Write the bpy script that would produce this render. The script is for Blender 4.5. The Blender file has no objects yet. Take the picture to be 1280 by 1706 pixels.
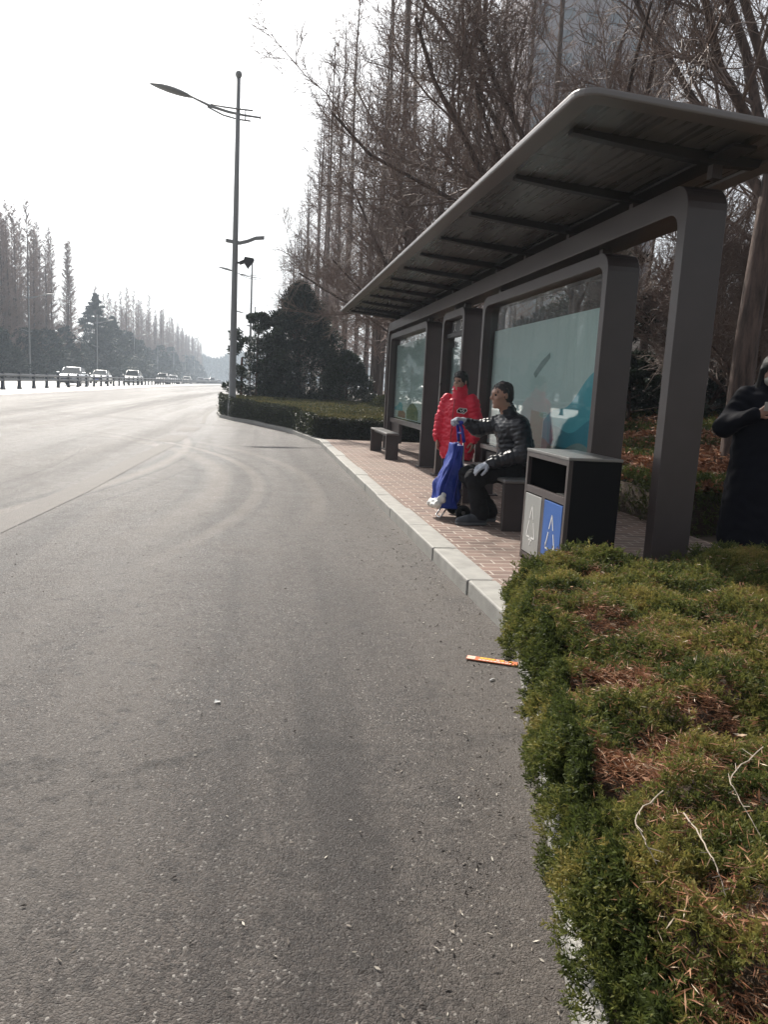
# A roadside bus shelter in winter, built object by object.
HAZE, SUN_EL, SUN_AZ, SKY, SUN, EXPOSURE = 0.00085, 42.0, 17.0, 0.115, 5.0, 0.36
import bpy, math, random
import numpy as np
from mathutils import Vector, Matrix

random.seed(7)
RNG = np.random.default_rng(7)
PI = math.pi
scene = bpy.context.scene
COL = scene.collection


# ------------------------------------------------------------------ mesh helpers
def norm(v):
    v = np.asarray(v, float)
    return v / (np.linalg.norm(v) + 1e-12)


def frame_of(d):
    d = norm(d)
    ref = np.array([0, 0, 1.0]) if abs(d[2]) < 0.9 else np.array([1.0, 0, 0])
    u = norm(np.cross(d, ref))
    w = np.cross(u, d)
    return u, w


class MB:
    def __init__(self):
        self.v, self.f, self.m = [], [], []

    def add(self, verts, faces, mi=0):
        o = len(self.v)
        self.v.extend([tuple(map(float, p)) for p in verts])
        self.f.extend([tuple(i + o for i in f) for f in faces])
        self.m.extend([mi] * len(faces))
        return self

    def box(self, x0, x1, y0, y1, z0, z1, mi=0):
        v = [(x0, y0, z0), (x1, y0, z0), (x1, y1, z0), (x0, y1, z0), (x0, y0, z1), (x1, y0, z1), (x1, y1, z1), (x0, y1, z1)]
        f = [(3, 2, 1, 0), (4, 5, 6, 7), (0, 1, 5, 4), (1, 2, 6, 5), (2, 3, 7, 6), (3, 0, 4, 7)]
        return self.add(v, f, mi)

    def obox(self, c, ax, ay, az, mi=0):
        c, ax, ay, az = [np.asarray(t, float) for t in (c, ax, ay, az)]
        v = [c + sx * ax + sy * ay + sz * az for sz in (-1, 1) for sx, sy in ((-1, -1), (1, -1), (1, 1), (-1, 1))]
        f = [(3, 2, 1, 0), (4, 5, 6, 7), (0, 1, 5, 4), (1, 2, 6, 5), (2, 3, 7, 6), (3, 0, 4, 7)]
        return self.add(v, f, mi)

    def tube(self, pts, radii, n=8, caps=True, mi=0, flat=1.0):
        pts = [np.asarray(p, float) for p in pts]
        if not hasattr(radii, '__len__'):
            radii = [radii] * len(pts)
        o = len(self.v)
        m = len(pts)
        u = None
        for i, p in enumerate(pts):
            d = pts[min(i + 1, m - 1)] - pts[max(i - 1, 0)]
            d = norm(d)
            if u is None:
                u, w = frame_of(d)
            else:
                u = norm(u - d * np.dot(u, d))
                w = np.cross(u, d)
            for k in range(n):
                a = 2 * PI * k / n
                q = p + radii[i] * (math.cos(a) * u + math.sin(a) * flat * w)
                self.v.append((q[0], q[1], q[2]))
        for i in range(m - 1):
            for k in range(n):
                a, b = o + i * n + k, o + i * n + (k + 1) % n
                self.f.append((a, b, b + n, a + n))
                self.m.append(mi)
        if caps:
            self.f.append(tuple(o + k for k in reversed(range(n))))
            self.f.append(tuple(o + (m - 1) * n + k for k in range(n)))
            self.m.extend([mi, mi])
        return self

    def prism(self, poly, origin, ua, va, ext, mi=0):
        """polygon (a, b) laid on origin + a*ua + b*va, extruded by the vector ext"""
        origin, ua, va, ext = [np.asarray(t, float) for t in (origin, ua, va, ext)]
        n = len(poly)
        lo = [origin + a * ua + b * va for a, b in poly]
        hi = [p + ext for p in lo]
        f = [tuple(reversed(range(n))), tuple(range(n, 2 * n))]
        f += [(i, (i + 1) % n, n + (i + 1) % n, n + i) for i in range(n)]
        return self.add(lo + hi, f, mi)

    def lathe(self, prof, c=(0, 0, 0), n=16, mi=0, axis='z'):
        o = len(self.v)
        for r, z in prof:
            for k in range(n):
                a = 2 * PI * k / n
                p = (r * math.cos(a), r * math.sin(a), z)
                if axis == 'y':
                    p = (p[0], p[2], p[1])
                elif axis == 'x':
                    p = (p[2], p[0], p[1])
                self.v.append((c[0] + p[0], c[1] + p[1], c[2] + p[2]))
        m = len(prof)
        for i in range(m - 1):
            for k in range(n):
                a, b = o + i * n + k, o + i * n + (k + 1) % n
                self.f.append((a, b, b + n, a + n))
                self.m.append(mi)
        self.f.append(tuple(o + k for k in reversed(range(n))))
        self.f.append(tuple(o + (m - 1) * n + k for k in range(n)))
        self.m.extend([mi, mi])
        return self

    def build(self, name, mats, parent=None, smooth=False, bevel=0.0, at=None, seg=2):
        off = np.zeros(3)
        if at is not None:
            off = np.asarray(at, float)
        elif parent is not None:
            p = parent
            while p is not None:
                off = off + np.array(p.location)
                p = p.parent
        me = bpy.data.meshes.new(name)
        v = np.array(self.v, float) - off
        me.from_pydata(v.tolist(), [], self.f)
        if not isinstance(mats, (list, tuple)):
            mats = [mats]
        for mt in mats:
            me.materials.append(mt)
        if len(mats) > 1:
            me.polygons.foreach_set('material_index', np.array(self.m, dtype=np.int32))
        if smooth:
            me.polygons.foreach_set('use_smooth', np.ones(len(me.polygons), dtype=bool))
        me.update()
        o = bpy.data.objects.new(name, me)
        COL.objects.link(o)
        if at is not None:
            o.location = tuple(off)
        if parent is not None:
            o.parent = parent
        if bevel:
            b = o.modifiers.new('bevel', 'BEVEL')
            b.width = bevel
            b.segments = seg
            b.limit_method = 'ANGLE'
            b.angle_limit = math.radians(40)
        return o


def np_mesh(name, verts, faces, mats, parent=None, at=None, smooth=False, attr=None, mi=None):
    """verts (N,3), faces (M,k) numpy arrays -> object"""
    off = np.zeros(3)
    if at is not None:
        off = np.asarray(at, float)
    elif parent is not None:
        p = parent
        while p is not None:
            off = off + np.array(p.location)
            p = p.parent
    me = bpy.data.meshes.new(name)
    k = faces.shape[1]
    me.vertices.add(len(verts))
    me.vertices.foreach_set('co', (verts - off).astype(np.float32).ravel())
    me.loops.add(faces.size)
    me.loops.foreach_set('vertex_index', faces.astype(np.int32).ravel())
    me.polygons.add(len(faces))
    me.polygons.foreach_set('loop_start', np.arange(0, faces.size, k, dtype=np.int32))
    me.polygons.foreach_set('loop_total', np.full(len(faces), k, dtype=np.int32))
    if not isinstance(mats, (list, tuple)):
        mats = [mats]
    for mt in mats:
        me.materials.append(mt)
    if mi is not None:
        me.polygons.foreach_set('material_index', mi.astype(np.int32))
    if smooth:
        me.polygons.foreach_set('use_smooth', np.ones(len(faces), dtype=bool))
    me.update(calc_edges=True)
    if attr is not None:
        a = me.attributes.new('tint', 'FLOAT', 'POINT')
        a.data.foreach_set('value', attr.astype(np.float32))
    o = bpy.data.objects.new(name, me)
    COL.objects.link(o)
    if at is not None:
        o.location = tuple(off)
    if parent is not None:
        o.parent = parent
    return o


def tag(o, label=None, cat=None, group=None, kind=None):
    if label:
        o['label'] = label
    if cat:
        o['category'] = cat
    if group:
        o['group'] = group
    if kind:
        o['kind'] = kind
    return o


def thing(name, label, cat, loc=(0, 0, 0), group=None):
    o = bpy.data.objects.new(name, None)
    o.empty_display_size = 0.3
    COL.objects.link(o)
    o.location = loc
    return tag(o, label, cat, group)


def struct(o):
    o['kind'] = 'structure'
    return o


def copy_tree(o, parent=None):
    c = o.copy()
    COL.objects.link(c)
    if parent is not None:
        c.parent = parent
    for ch in list(o.children):
        copy_tree(ch, c)
    return c


# ------------------------------------------------------------------ noise
def make_noise(seed, n=64):
    g = np.random.default_rng(seed).random((n, n))

    def fn(x, y, sc):
        x = np.asarray(x, float) * sc
        y = np.asarray(y, float) * sc
        xi, yi = np.floor(x).astype(int), np.floor(y).astype(int)
        fx, fy = x - xi, y - yi
        fx, fy = fx * fx * (3 - 2 * fx), fy * fy * (3 - 2 * fy)
        a, b = g[xi % n, yi % n], g[(xi + 1) % n, yi % n]
        c, d = g[xi % n, (yi + 1) % n], g[(xi + 1) % n, (yi + 1) % n]
        return (a * (1 - fx) + b * fx) * (1 - fy) + (c * (1 - fx) + d * fx) * fy
    return fn


NZ = make_noise(3)


# ------------------------------------------------------------------ materials
def new_mat(name):
    m = bpy.data.materials.new(name)
    m.use_nodes = True
    nt = m.node_tree
    b = nt.nodes['Principled BSDF']
    return m, nt, b


def pmat(name, col, rough=0.6, metal=0.0, spec=0.5, var=0.15, scale=8.0, bump=0.0, bscale=60.0, coat=0.0, stretch=None, sheen=0.0, detail=4):
    """principled with a noise-driven variation of the colour and an optional fine bump"""
    m, nt, b = new_mat(name)
    N, L = nt.nodes, nt.links
    b.inputs['Roughness'].default_value = rough
    b.inputs['Metallic'].default_value = metal
    b.inputs['Specular IOR Level'].default_value = spec
    if coat:
        b.inputs['Coat Weight'].default_value = coat
        b.inputs['Coat Roughness'].default_value = 0.04
    if sheen:
        b.inputs['Sheen Weight'].default_value = sheen
    tc = N.new('ShaderNodeTexCoord')
    src = tc.outputs['Object']
    if stretch:
        mp = N.new('ShaderNodeMapping')
        mp.inputs['Scale'].default_value = stretch
        L.new(src, mp.inputs[0])
        src = mp.outputs[0]
    nz = N.new('ShaderNodeTexNoise')
    nz.inputs['Scale'].default_value = scale
    nz.inputs['Detail'].default_value = detail
    L.new(src, nz.inputs['Vector'])
    mx = N.new('ShaderNodeMix')
    mx.data_type = 'RGBA'
    lo = tuple(c * (1 - var) for c in col) + (1,)
    hi = tuple(min(1, c * (1 + var)) for c in col) + (1,)
    mx.inputs[6].default_value = lo
    mx.inputs[7].default_value = hi
    L.new(nz.outputs['Fac'], mx.inputs[0])
    L.new(mx.outputs[2], b.inputs['Base Color'])
    rr = N.new('ShaderNodeMapRange')
    rr.inputs[3].default_value = max(0, rough - 0.08)
    rr.inputs[4].default_value = min(1, rough + 0.08)
    L.new(nz.outputs['Fac'], rr.inputs[0])
    L.new(rr.outputs[0], b.inputs['Roughness'])
    if bump:
        n2 = N.new('ShaderNodeTexNoise')
        n2.inputs['Scale'].default_value = bscale
        n2.inputs['Detail'].default_value = 5
        L.new(src, n2.inputs['Vector'])
        bp = N.new('ShaderNodeBump')
        bp.inputs['Strength'].default_value = bump
        bp.inputs['Distance'].default_value = 0.02
        L.new(n2.outputs['Fac'], bp.inputs['Height'])
        L.new(bp.outputs[0], b.inputs['Normal'])
    return m


def ramp_tint(name, stops, rough=0.6, spec=0.3, trans=0.0):
    """colour from the per-leaf 'tint' attribute"""
    m, nt, b = new_mat(name)
    N, L = nt.nodes, nt.links
    at = N.new('ShaderNodeAttribute')
    at.attribute_name = 'tint'
    cr = N.new('ShaderNodeValToRGB')
    el = cr.color_ramp.elements
    while len(el) < len(stops):
        el.new(0.5)
    for e, (p, c) in zip(el, stops):
        e.position = p
        e.color = tuple(c) + (1,)
    L.new(at.outputs['Fac'], cr.inputs[0])
    L.new(cr.outputs[0], b.inputs['Base Color'])
    b.inputs['Roughness'].default_value = rough
    b.inputs['Specular IOR Level'].default_value = spec
    if trans:
        tr = N.new('ShaderNodeBsdfTranslucent')
        L.new(cr.outputs[0], tr.inputs[0])
        ms = N.new('ShaderNodeMixShader')
        ms.inputs[0].default_value = trans
        L.new(b.outputs[0], ms.inputs[1])
        L.new(tr.outputs[0], ms.inputs[2])
        L.new(ms.outputs[0], N['Material Output'].inputs[0])
    return m


def mnode(nt, op, a, b=None, c=None, clamp=False):
    n = nt.nodes.new('ShaderNodeMath')
    n.operation = op
    n.use_clamp = clamp
    for i, x in enumerate((a, b, c)):
        if x is None:
            continue
        if isinstance(x, (int, float)):
            n.inputs[i].default_value = x
        else:
            nt.links.new(x, n.inputs[i])
    return n.outputs[0]


def mixc(nt, fac, a, b, blend='MIX'):
    n = nt.nodes.new('ShaderNodeMix')
    n.data_type = 'RGBA'
    n.blend_type = blend
    for i, x in ((0, fac), (6, a), (7, b)):
        if isinstance(x, tuple):
            n.inputs[i].default_value = x if len(x) == 4 else x + (1,)
        elif isinstance(x, (int, float)):
            n.inputs[i].default_value = x
        else:
            nt.links.new(x, n.inputs[i])
    return n.outputs[2]


def noise_out(nt, vec, scale, detail=3, rough=0.5):
    n = nt.nodes.new('ShaderNodeTexNoise')
    n.inputs['Scale'].default_value = scale
    n.inputs['Detail'].default_value = detail
    n.inputs['Roughness'].default_value = rough
    nt.links.new(vec, n.inputs['Vector'])
    return n.outputs['Fac']


def maprange(nt, x, a, b, c, d):
    n = nt.nodes.new('ShaderNodeMapRange')
    n.inputs[1].default_value = a
    n.inputs[2].default_value = b
    n.inputs[3].default_value = c
    n.inputs[4].default_value = d
    nt.links.new(x, n.inputs[0])
    return n.outputs[0]


def asphalt_mat():
    m, nt, b = new_mat('asphalt')
    N, L = nt.nodes, nt.links
    vec = N.new('ShaderNodeTexCoord').outputs['Object']
    sep = N.new('ShaderNodeSeparateXYZ')
    L.new(vec, sep.inputs[0])
    X, Y = sep.outputs[0], sep.outputs[1]
    # aggregate
    vo = N.new('ShaderNodeTexVoronoi')
    vo.inputs['Scale'].default_value = 138
    L.new(vec, vo.inputs['Vector'])
    vo2 = N.new('ShaderNodeTexVoronoi')
    vo2.inputs['Scale'].default_value = 330
    L.new(vec, vo2.inputs['Vector'])
    big = noise_out(nt, vec, 0.35, 5, 0.6)
    mid = noise_out(nt, vec, 2.6, 5, 0.6)
    fine = noise_out(nt, vec, 55, 3, 0.6)
    stone = N.new('ShaderNodeSeparateColor')
    L.new(vo.outputs['Color'], stone.inputs[0])
    base = mixc(nt, stone.outputs[0], (0.010, 0.0085, 0.008), (0.140, 0.118, 0.104))
    base = mixc(nt, maprange(nt, fine, 0.4, 0.75, 0, 0.7), base, (0.050, 0.041, 0.036))
    light = mnode(nt, 'GREATER_THAN', stone.outputs[1], 0.976)
    base = mixc(nt, light, base, (0.36, 0.335, 0.305))
    base = mixc(nt, maprange(nt, mid, 0.35, 0.7, 0.0, 0.45), base, (0.085, 0.070, 0.060))
    base = mixc(nt, maprange(nt, big, 0.35, 0.65, 0.0, 0.4), base, (0.036, 0.029, 0.026))
    # long worn bands, dusty and oily
    mpb = N.new('ShaderNodeMapping')
    mpb.inputs['Scale'].default_value = (1.5, 0.10, 1)
    mpb.inputs['Rotation'].default_value = (0, 0, -0.16)
    L.new(vec, mpb.inputs[0])
    band = noise_out(nt, mpb.outputs[0], 1.0, 3, 0.55)
    base = mixc(nt, maprange(nt, band, 0.48, 0.64, 0.0, 0.5), base, (0.125, 0.109, 0.096))
    base = mixc(nt, maprange(nt, band, 0.45, 0.36, 0.0, 0.75), base, (0.022, 0.017, 0.0155))
    seam = mnode(nt, 'ABSOLUTE', mnode(nt, 'SUBTRACT', mnode(nt, 'ADD', Y, mnode(nt, 'ADD', mnode(nt, 'MULTIPLY', X, -0.12), mnode(nt, 'MULTIPLY', noise_out(nt, vec, 1.6, 5, 0.7), 0.9))), 3.05))
    base = mixc(nt, mnode(nt, 'MULTIPLY', maprange(nt, seam, 0.006, 0.05, 0.75, 0.0), maprange(nt, mid, 0.4, 0.6, 0.2, 1)), base, (0.016, 0.0125, 0.011))
    blotch = noise_out(nt, vec, 14, 4, 0.65)
    base = mixc(nt, maprange(nt, blotch, 0.54, 0.68, 0, 0.75), base, (0.020, 0.016, 0.0145))
    base = mixc(nt, maprange(nt, blotch, 0.42, 0.28, 0, 0.4), base, (0.125, 0.106, 0.09))
    crackn = noise_out(nt, vec, 0.9, 6, 0.7)
    crack = mnode(nt, 'LESS_THAN', mnode(nt, 'ABSOLUTE', mnode(nt, 'SUBTRACT', crackn, 0.5)), 0.0012)
    base = mixc(nt, mnode(nt, 'MULTIPLY', crack, maprange(nt, big, 0.5, 0.6, 0, 0.6)), base, (0.012, 0.010, 0.010))
    # dusty lane near the kerb, smoother wheel paths along the road
    edge = mnode(nt, 'MULTIPLY', maprange(nt, X, 0.3, 1.4, 0, 1), maprange(nt, mid, 0.3, 0.6, 0.2, 1))
    base = mixc(nt, mnode(nt, 'MULTIPLY', edge, 0.5), base, (0.115, 0.098, 0.082))
    mp = N.new('ShaderNodeMapping')
    mp.inputs['Scale'].default_value = (1.1, 0.035, 1)
    L.new(vec, mp.inputs[0])
    streak = noise_out(nt, mp.outputs[0], 1.0, 4, 0.55)
    far = maprange(nt, Y, 8, 24, 0, 1)
    mps = N.new('ShaderNodeMapping')
    mps.inputs['Scale'].default_value = (0.55, 0.016, 1)
    L.new(vec, mps.inputs[0])
    lane = noise_out(nt, mps.outputs[0], 1.0, 4, 0.6)
    base = mixc(nt, mnode(nt, 'MULTIPLY', maprange(nt, lane, 0.50, 0.36, 0, 0.75), maprange(nt, Y, 6, 20, 0, 1)), base, (0.026, 0.021, 0.019))
    sfac = mnode(nt, 'MULTIPLY', maprange(nt, streak, 0.38, 0.62, 0, 1), mnode(nt, 'MULTIPLY', far, 0.7))
    base = mixc(nt, sfac, base, (0.078, 0.071, 0.066))
    # tyre tracks: arcs swinging from the lane into the bay
    def arc(cx, cy, r, w, strength, y0, y1, periods=1):
        dx = mnode(nt, 'SUBTRACT', X, cx)
        dy = mnode(nt, 'SUBTRACT', Y, cy)
        d = mnode(nt, 'SQRT', mnode(nt, 'ADD', mnode(nt, 'MULTIPLY', dx, dx), mnode(nt, 'MULTIPLY', dy, dy)))
        e = mnode(nt, 'ABSOLUTE', mnode(nt, 'SUBTRACT', d, r))
        f = maprange(nt, e, w * 0.4, w, 1, 0)
        lim = mnode(nt, 'MULTIPLY', maprange(nt, Y, y0, y0 + 2.5, 0, 1), maprange(nt, Y, y1 - 2.5, y1, 1, 0))
        f = mnode(nt, 'MULTIPLY', f, mnode(nt, 'MULTIPLY', lim, strength))
        return mnode(nt, 'MULTIPLY', f, maprange(nt, streak, 0.3, 0.6, 0.3, 1))
    for cx_, cy_, r_, w_, s_, a_, b_ in ((-26.2, 14.5, 24.6, 0.10, 0.75, 5, 19), (-26.2, 14.5, 24.95, 0.035, 0.8, 5, 20), (-26.2, 14.5, 25.3, 0.05, 0.55, 6, 19),
                                         (-13.2, 10.0, 13.05, 0.12, 0.5, 5, 20), (-13.2, 10.0, 13.35, 0.05, 0.6, 6, 19), (-13.2, 10.0, 13.7, 0.08, 0.5, 6, 18),
                                         (-13.2, 10.0, 12.4, 0.07, 0.5, 7, 18), (-28.0, 11.0, 25.1, 0.03, 0.7, 5, 16)):
        base = mixc(nt, mnode(nt, 'MULTIPLY', arc(cx_, cy_, r_, w_, s_, a_, b_), 1.0), base, (0.012, 0.0095, 0.0085))
    for cx_, cy_, r_, w_, s_, a_, b_ in ((-26.2, 14.5, 24.8, 0.10, 0.8, 5, 20), (-13.2, 10.0, 13.2, 0.10, 0.7, 5, 20), (-13.2, 10.0, 12.7, 0.20, 0.6, 6, 19), (-13.2, 10.0, 13.95, 0.12, 0.6, 6, 18)):
        base = mixc(nt, arc(cx_, cy_, r_, w_, s_, a_, b_), base, (0.15, 0.127, 0.108))
    L.new(base, b.inputs['Base Color'])
    rgh = mnode(nt, 'ADD', maprange(nt, stone.outputs[2], 0, 1, 0.34, 0.80), maprange(nt, mid, 0.3, 0.7, -0.06, 0.06))
    rgh = mnode(nt, 'ADD', rgh, mnode(nt, 'MULTIPLY', maprange(nt, lane, 0.36, 0.62, 0.13, -0.08), maprange(nt, Y, 2, 14, 0, 1)), None, True)
    L.new(rgh, b.inputs['Roughness'])
    b.inputs['Specular IOR Level'].default_value = 0.46
    h = mnode(nt, 'ADD', mnode(nt, 'MULTIPLY', vo.outputs['Distance'], -0.55), mnode(nt, 'MULTIPLY', vo2.outputs['Distance'], -0.5))
    h = mnode(nt, 'ADD', h, mnode(nt, 'MULTIPLY', stone.outputs[0], 0.45))
    h = mnode(nt, 'ADD', h, mnode(nt, 'MULTIPLY', fine, 0.22))
    bp = N.new('ShaderNodeBump')
    bp.inputs['Strength'].default_value = 0.8
    bp.inputs['Distance'].default_value = 0.009
    L.new(h, bp.inputs['Height'])
    L.new(bp.outputs[0], b.inputs['Normal'])
    return m


def brick_mat():
    m, nt, b = new_mat('brick_paving')
    N, L = nt.nodes, nt.links
    vec = N.new('ShaderNodeTexCoord').outputs['Object']
    br = N.new('ShaderNodeTexBrick')
    br.inputs['Scale'].default_value = 1.0
    br.inputs['Brick Width'].default_value = 0.23
    br.inputs['Row Height'].default_value = 0.115
    br.inputs['Mortar Size'].default_value = 0.008
    br.inputs['Mortar Smooth'].default_value = 0.3
    br.inputs['Bias'].default_value = -0.2
    br.inputs['Color1'].default_value = (0.13, 0.072, 0.056, 1)
    br.inputs['Color2'].default_value = (0.30, 0.18, 0.14, 1)
    br.inputs['Mortar'].default_value = (0.56, 0.49, 0.42, 1)
    L.new(vec, br.inputs['Vector'])
    n1 = noise_out(nt, vec, 1.2, 5, 0.6)
    n2 = noise_out(nt, vec, 90, 4, 0.6)
    c = mixc(nt, maprange(nt, n1, 0.35, 0.7, 0, 0.55), br.outputs['Color'], (0.27, 0.22, 0.18))
    c = mixc(nt, maprange(nt, n2, 0.3, 0.7, 0, 0.5), c, (0.16, 0.115, 0.095))
    L.new(c, b.inputs['Base Color'])
    b.inputs['Roughness'].default_value = 0.8
    h = mnode(nt, 'ADD', mnode(nt, 'MULTIPLY', br.outputs['Fac'], -1.0), mnode(nt, 'MULTIPLY', n2, 0.4))
    bp = N.new('ShaderNodeBump')
    bp.inputs['Strength'].default_value = 0.7
    bp.inputs['Distance'].default_value = 0.006
    L.new(h, bp.inputs['Height'])
    L.new(bp.outputs[0], b.inputs['Normal'])
    return m


def glass_mat(name='panel_glass', tint=(0.92, 0.97, 0.96), f0=0.0):
    m, nt, b = new_mat(name)
    N, L = nt.nodes, nt.links
    N.remove(b)
    tr = N.new('ShaderNodeBsdfTransparent')
    tr.inputs[0].default_value = tint + (1,)
    gl = N.new('ShaderNodeBsdfGlossy')
    gl.inputs['Roughness'].default_value = 0.015
    fr = N.new('ShaderNodeFresnel')
    ge = N.new('ShaderNodeNewGeometry')
    L.new(maprange(nt, ge.outputs['Backfacing'], 0, 1, 1.52, 1 / 1.52), fr.inputs[0])
    fac = fr.outputs[0]
    if f0:
        fac = mnode(nt, 'ADD', fac, f0)
    ms = N.new('ShaderNodeMixShader')
    L.new(fac, ms.inputs[0])
    L.new(tr.outputs[0], ms.inputs[1])
    L.new(gl.outputs[0], ms.inputs[2])
    L.new(ms.outputs[0], N['Material Output'].inputs[0])
    return m


def bark_mat(name, c1, c2, sc=18.0, bump=0.9):
    m, nt, b = new_mat(name)
    N, L = nt.nodes, nt.links
    vec = N.new('ShaderNodeTexCoord').outputs['Object']
    mp = N.new('ShaderNodeMapping')
    mp.inputs['Scale'].default_value = (1, 1, 0.14)
    L.new(vec, mp.inputs[0])
    n1 = noise_out(nt, mp.outputs[0], sc, 6, 0.65)
    n2 = noise_out(nt, vec, 1.5, 3, 0.5)
    c = mixc(nt, maprange(nt, n1, 0.35, 0.65, 0, 1), c1, c2)
    c = mixc(nt, maprange(nt, n2, 0.4, 0.7, 0, 0.5), c, tuple(0.5 * (p + q) for p, q in zip(c1, c2)))
    L.new(c, b.inputs['Base Color'])
    b.inputs['Roughness'].default_value = 0.85
    bp = N.new('ShaderNodeBump')
    bp.inputs['Strength'].default_value = bump
    bp.inputs['Distance'].default_value = 0.02
    L.new(n1, bp.inputs['Height'])
    L.new(bp.outputs[0], b.inputs['Normal'])
    return m


M = {}
M['asphalt'] = asphalt_mat()
M['brick'] = brick_mat()
M['pale_road'] = pmat('pale_road_surface', (0.50, 0.49, 0.47), 0.42, var=0.12, scale=0.8, bump=0.25, bscale=60)  # even pale surface, smoother than the asphalt lanes
M['kerb'] = pmat('granite', (0.33, 0.32, 0.295), 0.7, var=0.4, scale=9, bump=0.35, bscale=120)
M['soil'] = pmat('soil', (0.085, 0.062, 0.043), 0.95, var=0.5, scale=6, bump=0.8, bscale=40)
M['ground'] = pmat('dry_ground', (0.15, 0.125, 0.09), 0.95, var=0.4, scale=0.5, bump=0.5, bscale=8)
M['paint_worn'] = pmat('worn_road_paint', (0.115, 0.102, 0.092), 0.64, spec=0.4, var=0.45, scale=9, bump=0.8, bscale=110)
M['frame'] = pmat('brown_grey_steel', (0.070, 0.056, 0.055), 0.32, metal=0.0, spec=0.5, var=0.25, scale=3.5, bump=0.04, bscale=200)
M['frame_dark'] = pmat('dark_steel', (0.028, 0.027, 0.029), 0.5, var=0.2, scale=3)
M['roofpanel'] = pmat('streak_reflection_roof_sheet', (0.125, 0.122, 0.118), 0.28, var=0.98, scale=5.0, stretch=(4.5, 0.22, 1), detail=5)  # lighter streaks paint reflections on the underside into the sheet colour
M['roofedge'] = pmat('roof_edge_metal', (0.20, 0.185, 0.18), 0.36, spec=0.6, var=0.12, scale=3)
M['steel'] = pmat('brushed_steel', (0.27, 0.265, 0.26), 0.35, metal=0.85, var=0.1, scale=6, bump=0.05, bscale=150)
M['bench'] = pmat('bench_steel', (0.20, 0.19, 0.185), 0.36, spec=0.6, var=0.14, scale=7)
M['black'] = pmat('matt_black_panel', (0.006, 0.006, 0.007), 0.7, spec=0.15, var=0.2, scale=4)
M['bin_grey'] = pmat('grey_door_panel', (0.34, 0.345, 0.33), 0.45, var=0.08, scale=4)
M['bin_blue'] = pmat('blue_door_panel', (0.025, 0.115, 0.40), 0.42, var=0.08, scale=4)
M['white'] = pmat('white_print', (0.80, 0.80, 0.78), 0.5, var=0.04)
M['glass'] = glass_mat()
M['poster'] = pmat('pale_printed_sheet', (0.66, 0.745, 0.745), 0.55, var=0.10, scale=1.1, detail=2)
M['poster_teal'] = pmat('teal_print', (0.10, 0.44, 0.55), 0.55, var=0.22, scale=2.5)
M['poster_deep'] = pmat('deep_teal_print', (0.045, 0.26, 0.36), 0.55, var=0.2, scale=3)
M['poster_cream'] = pmat('cream_print', (0.50, 0.53, 0.46), 0.55, var=0.06)
M['poster_grey'] = pmat('grey_print', (0.24, 0.30, 0.30), 0.55, var=0.10)
M['poster_green'] = pmat('green_print', (0.12, 0.20, 0.10), 0.55, var=0.2)
M['poster_red'] = pmat('red_print', (0.30, 0.12, 0.09), 0.55, var=0.2)
M['ink'] = pmat('dark_ink', (0.035, 0.07, 0.08), 0.6, var=0.1)
M['sign_green'] = pmat('dark_sign_face', (0.10, 0.10, 0.105), 0.5, var=0.15, scale=6)
M['lamp'] = pmat('grey_lamp_paint', (0.24, 0.245, 0.245), 0.42, spec=0.5, var=0.12, scale=2)
M['lamp_far'] = pmat('pale_lamp_paint', (0.30, 0.31, 0.32), 0.45, var=0.1)
M['fence'] = pmat('dark_blue_fence_paint', (0.022, 0.028, 0.040), 0.4, var=0.2)
M['rust'] = pmat('rust_brown_post', (0.12, 0.045, 0.03), 0.7, var=0.3)
M['bark'] = bark_mat('grey_brown_bark', (0.035, 0.024, 0.020), (0.165, 0.112, 0.092))
M['twig'] = pmat('brown_twig', (0.20, 0.145, 0.12), 0.65, spec=0.45, var=0.35, scale=1.5)
M['red_bark'] = bark_mat('redwood_bark', (0.050, 0.035, 0.028), (0.16, 0.115, 0.09), 10)
M['red_twig'] = pmat('redwood_twig', (0.27, 0.19, 0.16), 0.7, spec=0.3, var=0.3, scale=0.8)
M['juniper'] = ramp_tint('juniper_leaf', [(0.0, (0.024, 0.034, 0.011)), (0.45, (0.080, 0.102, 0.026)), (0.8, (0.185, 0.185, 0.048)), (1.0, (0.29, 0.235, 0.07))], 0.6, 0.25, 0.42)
M['juniper_core'] = pmat('hedge_shade_core', (0.046, 0.030, 0.018), 0.95, var=0.5, scale=14, bump=0.8, bscale=35)  # dark colour of the solid cores added inside the hedges
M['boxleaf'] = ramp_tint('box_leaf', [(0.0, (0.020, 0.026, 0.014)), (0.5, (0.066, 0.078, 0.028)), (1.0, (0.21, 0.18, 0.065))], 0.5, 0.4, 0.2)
M['conifer'] = ramp_tint('dark_conifer_leaf', [(0.0, (0.012, 0.018, 0.014)), (0.6, (0.036, 0.052, 0.034)), (1.0, (0.085, 0.10, 0.065))], 0.55, 0.35, 0.15)
M['glossleaf'] = ramp_tint('glossy_evergreen_leaf', [(0.0, (0.014, 0.022, 0.012)), (0.6, (0.032, 0.052, 0.022)), (1.0, (0.085, 0.105, 0.045))], 0.3, 0.6, 0.15)
M['needle'] = ramp_tint('fallen_needles', [(0.0, (0.11, 0.042, 0.022)), (0.5, (0.33, 0.145, 0.075)), (0.85, (0.52, 0.32, 0.19)), (1.0, (0.72, 0.6, 0.46))], 0.65, 0.3, 0.2)
M['straw'] = pmat('dry_pale_stem', (0.42, 0.35, 0.28), 0.7, var=0.35, scale=30)
M['grit'] = ramp_tint('road_grit', [(0.0, (0.06, 0.05, 0.045)), (0.5, (0.20, 0.17, 0.14)), (1.0, (0.62, 0.58, 0.5))], 0.7, 0.3)
M['skin'] = pmat('skin', (0.46, 0.27, 0.20), 0.5, var=0.08, scale=20)
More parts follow.
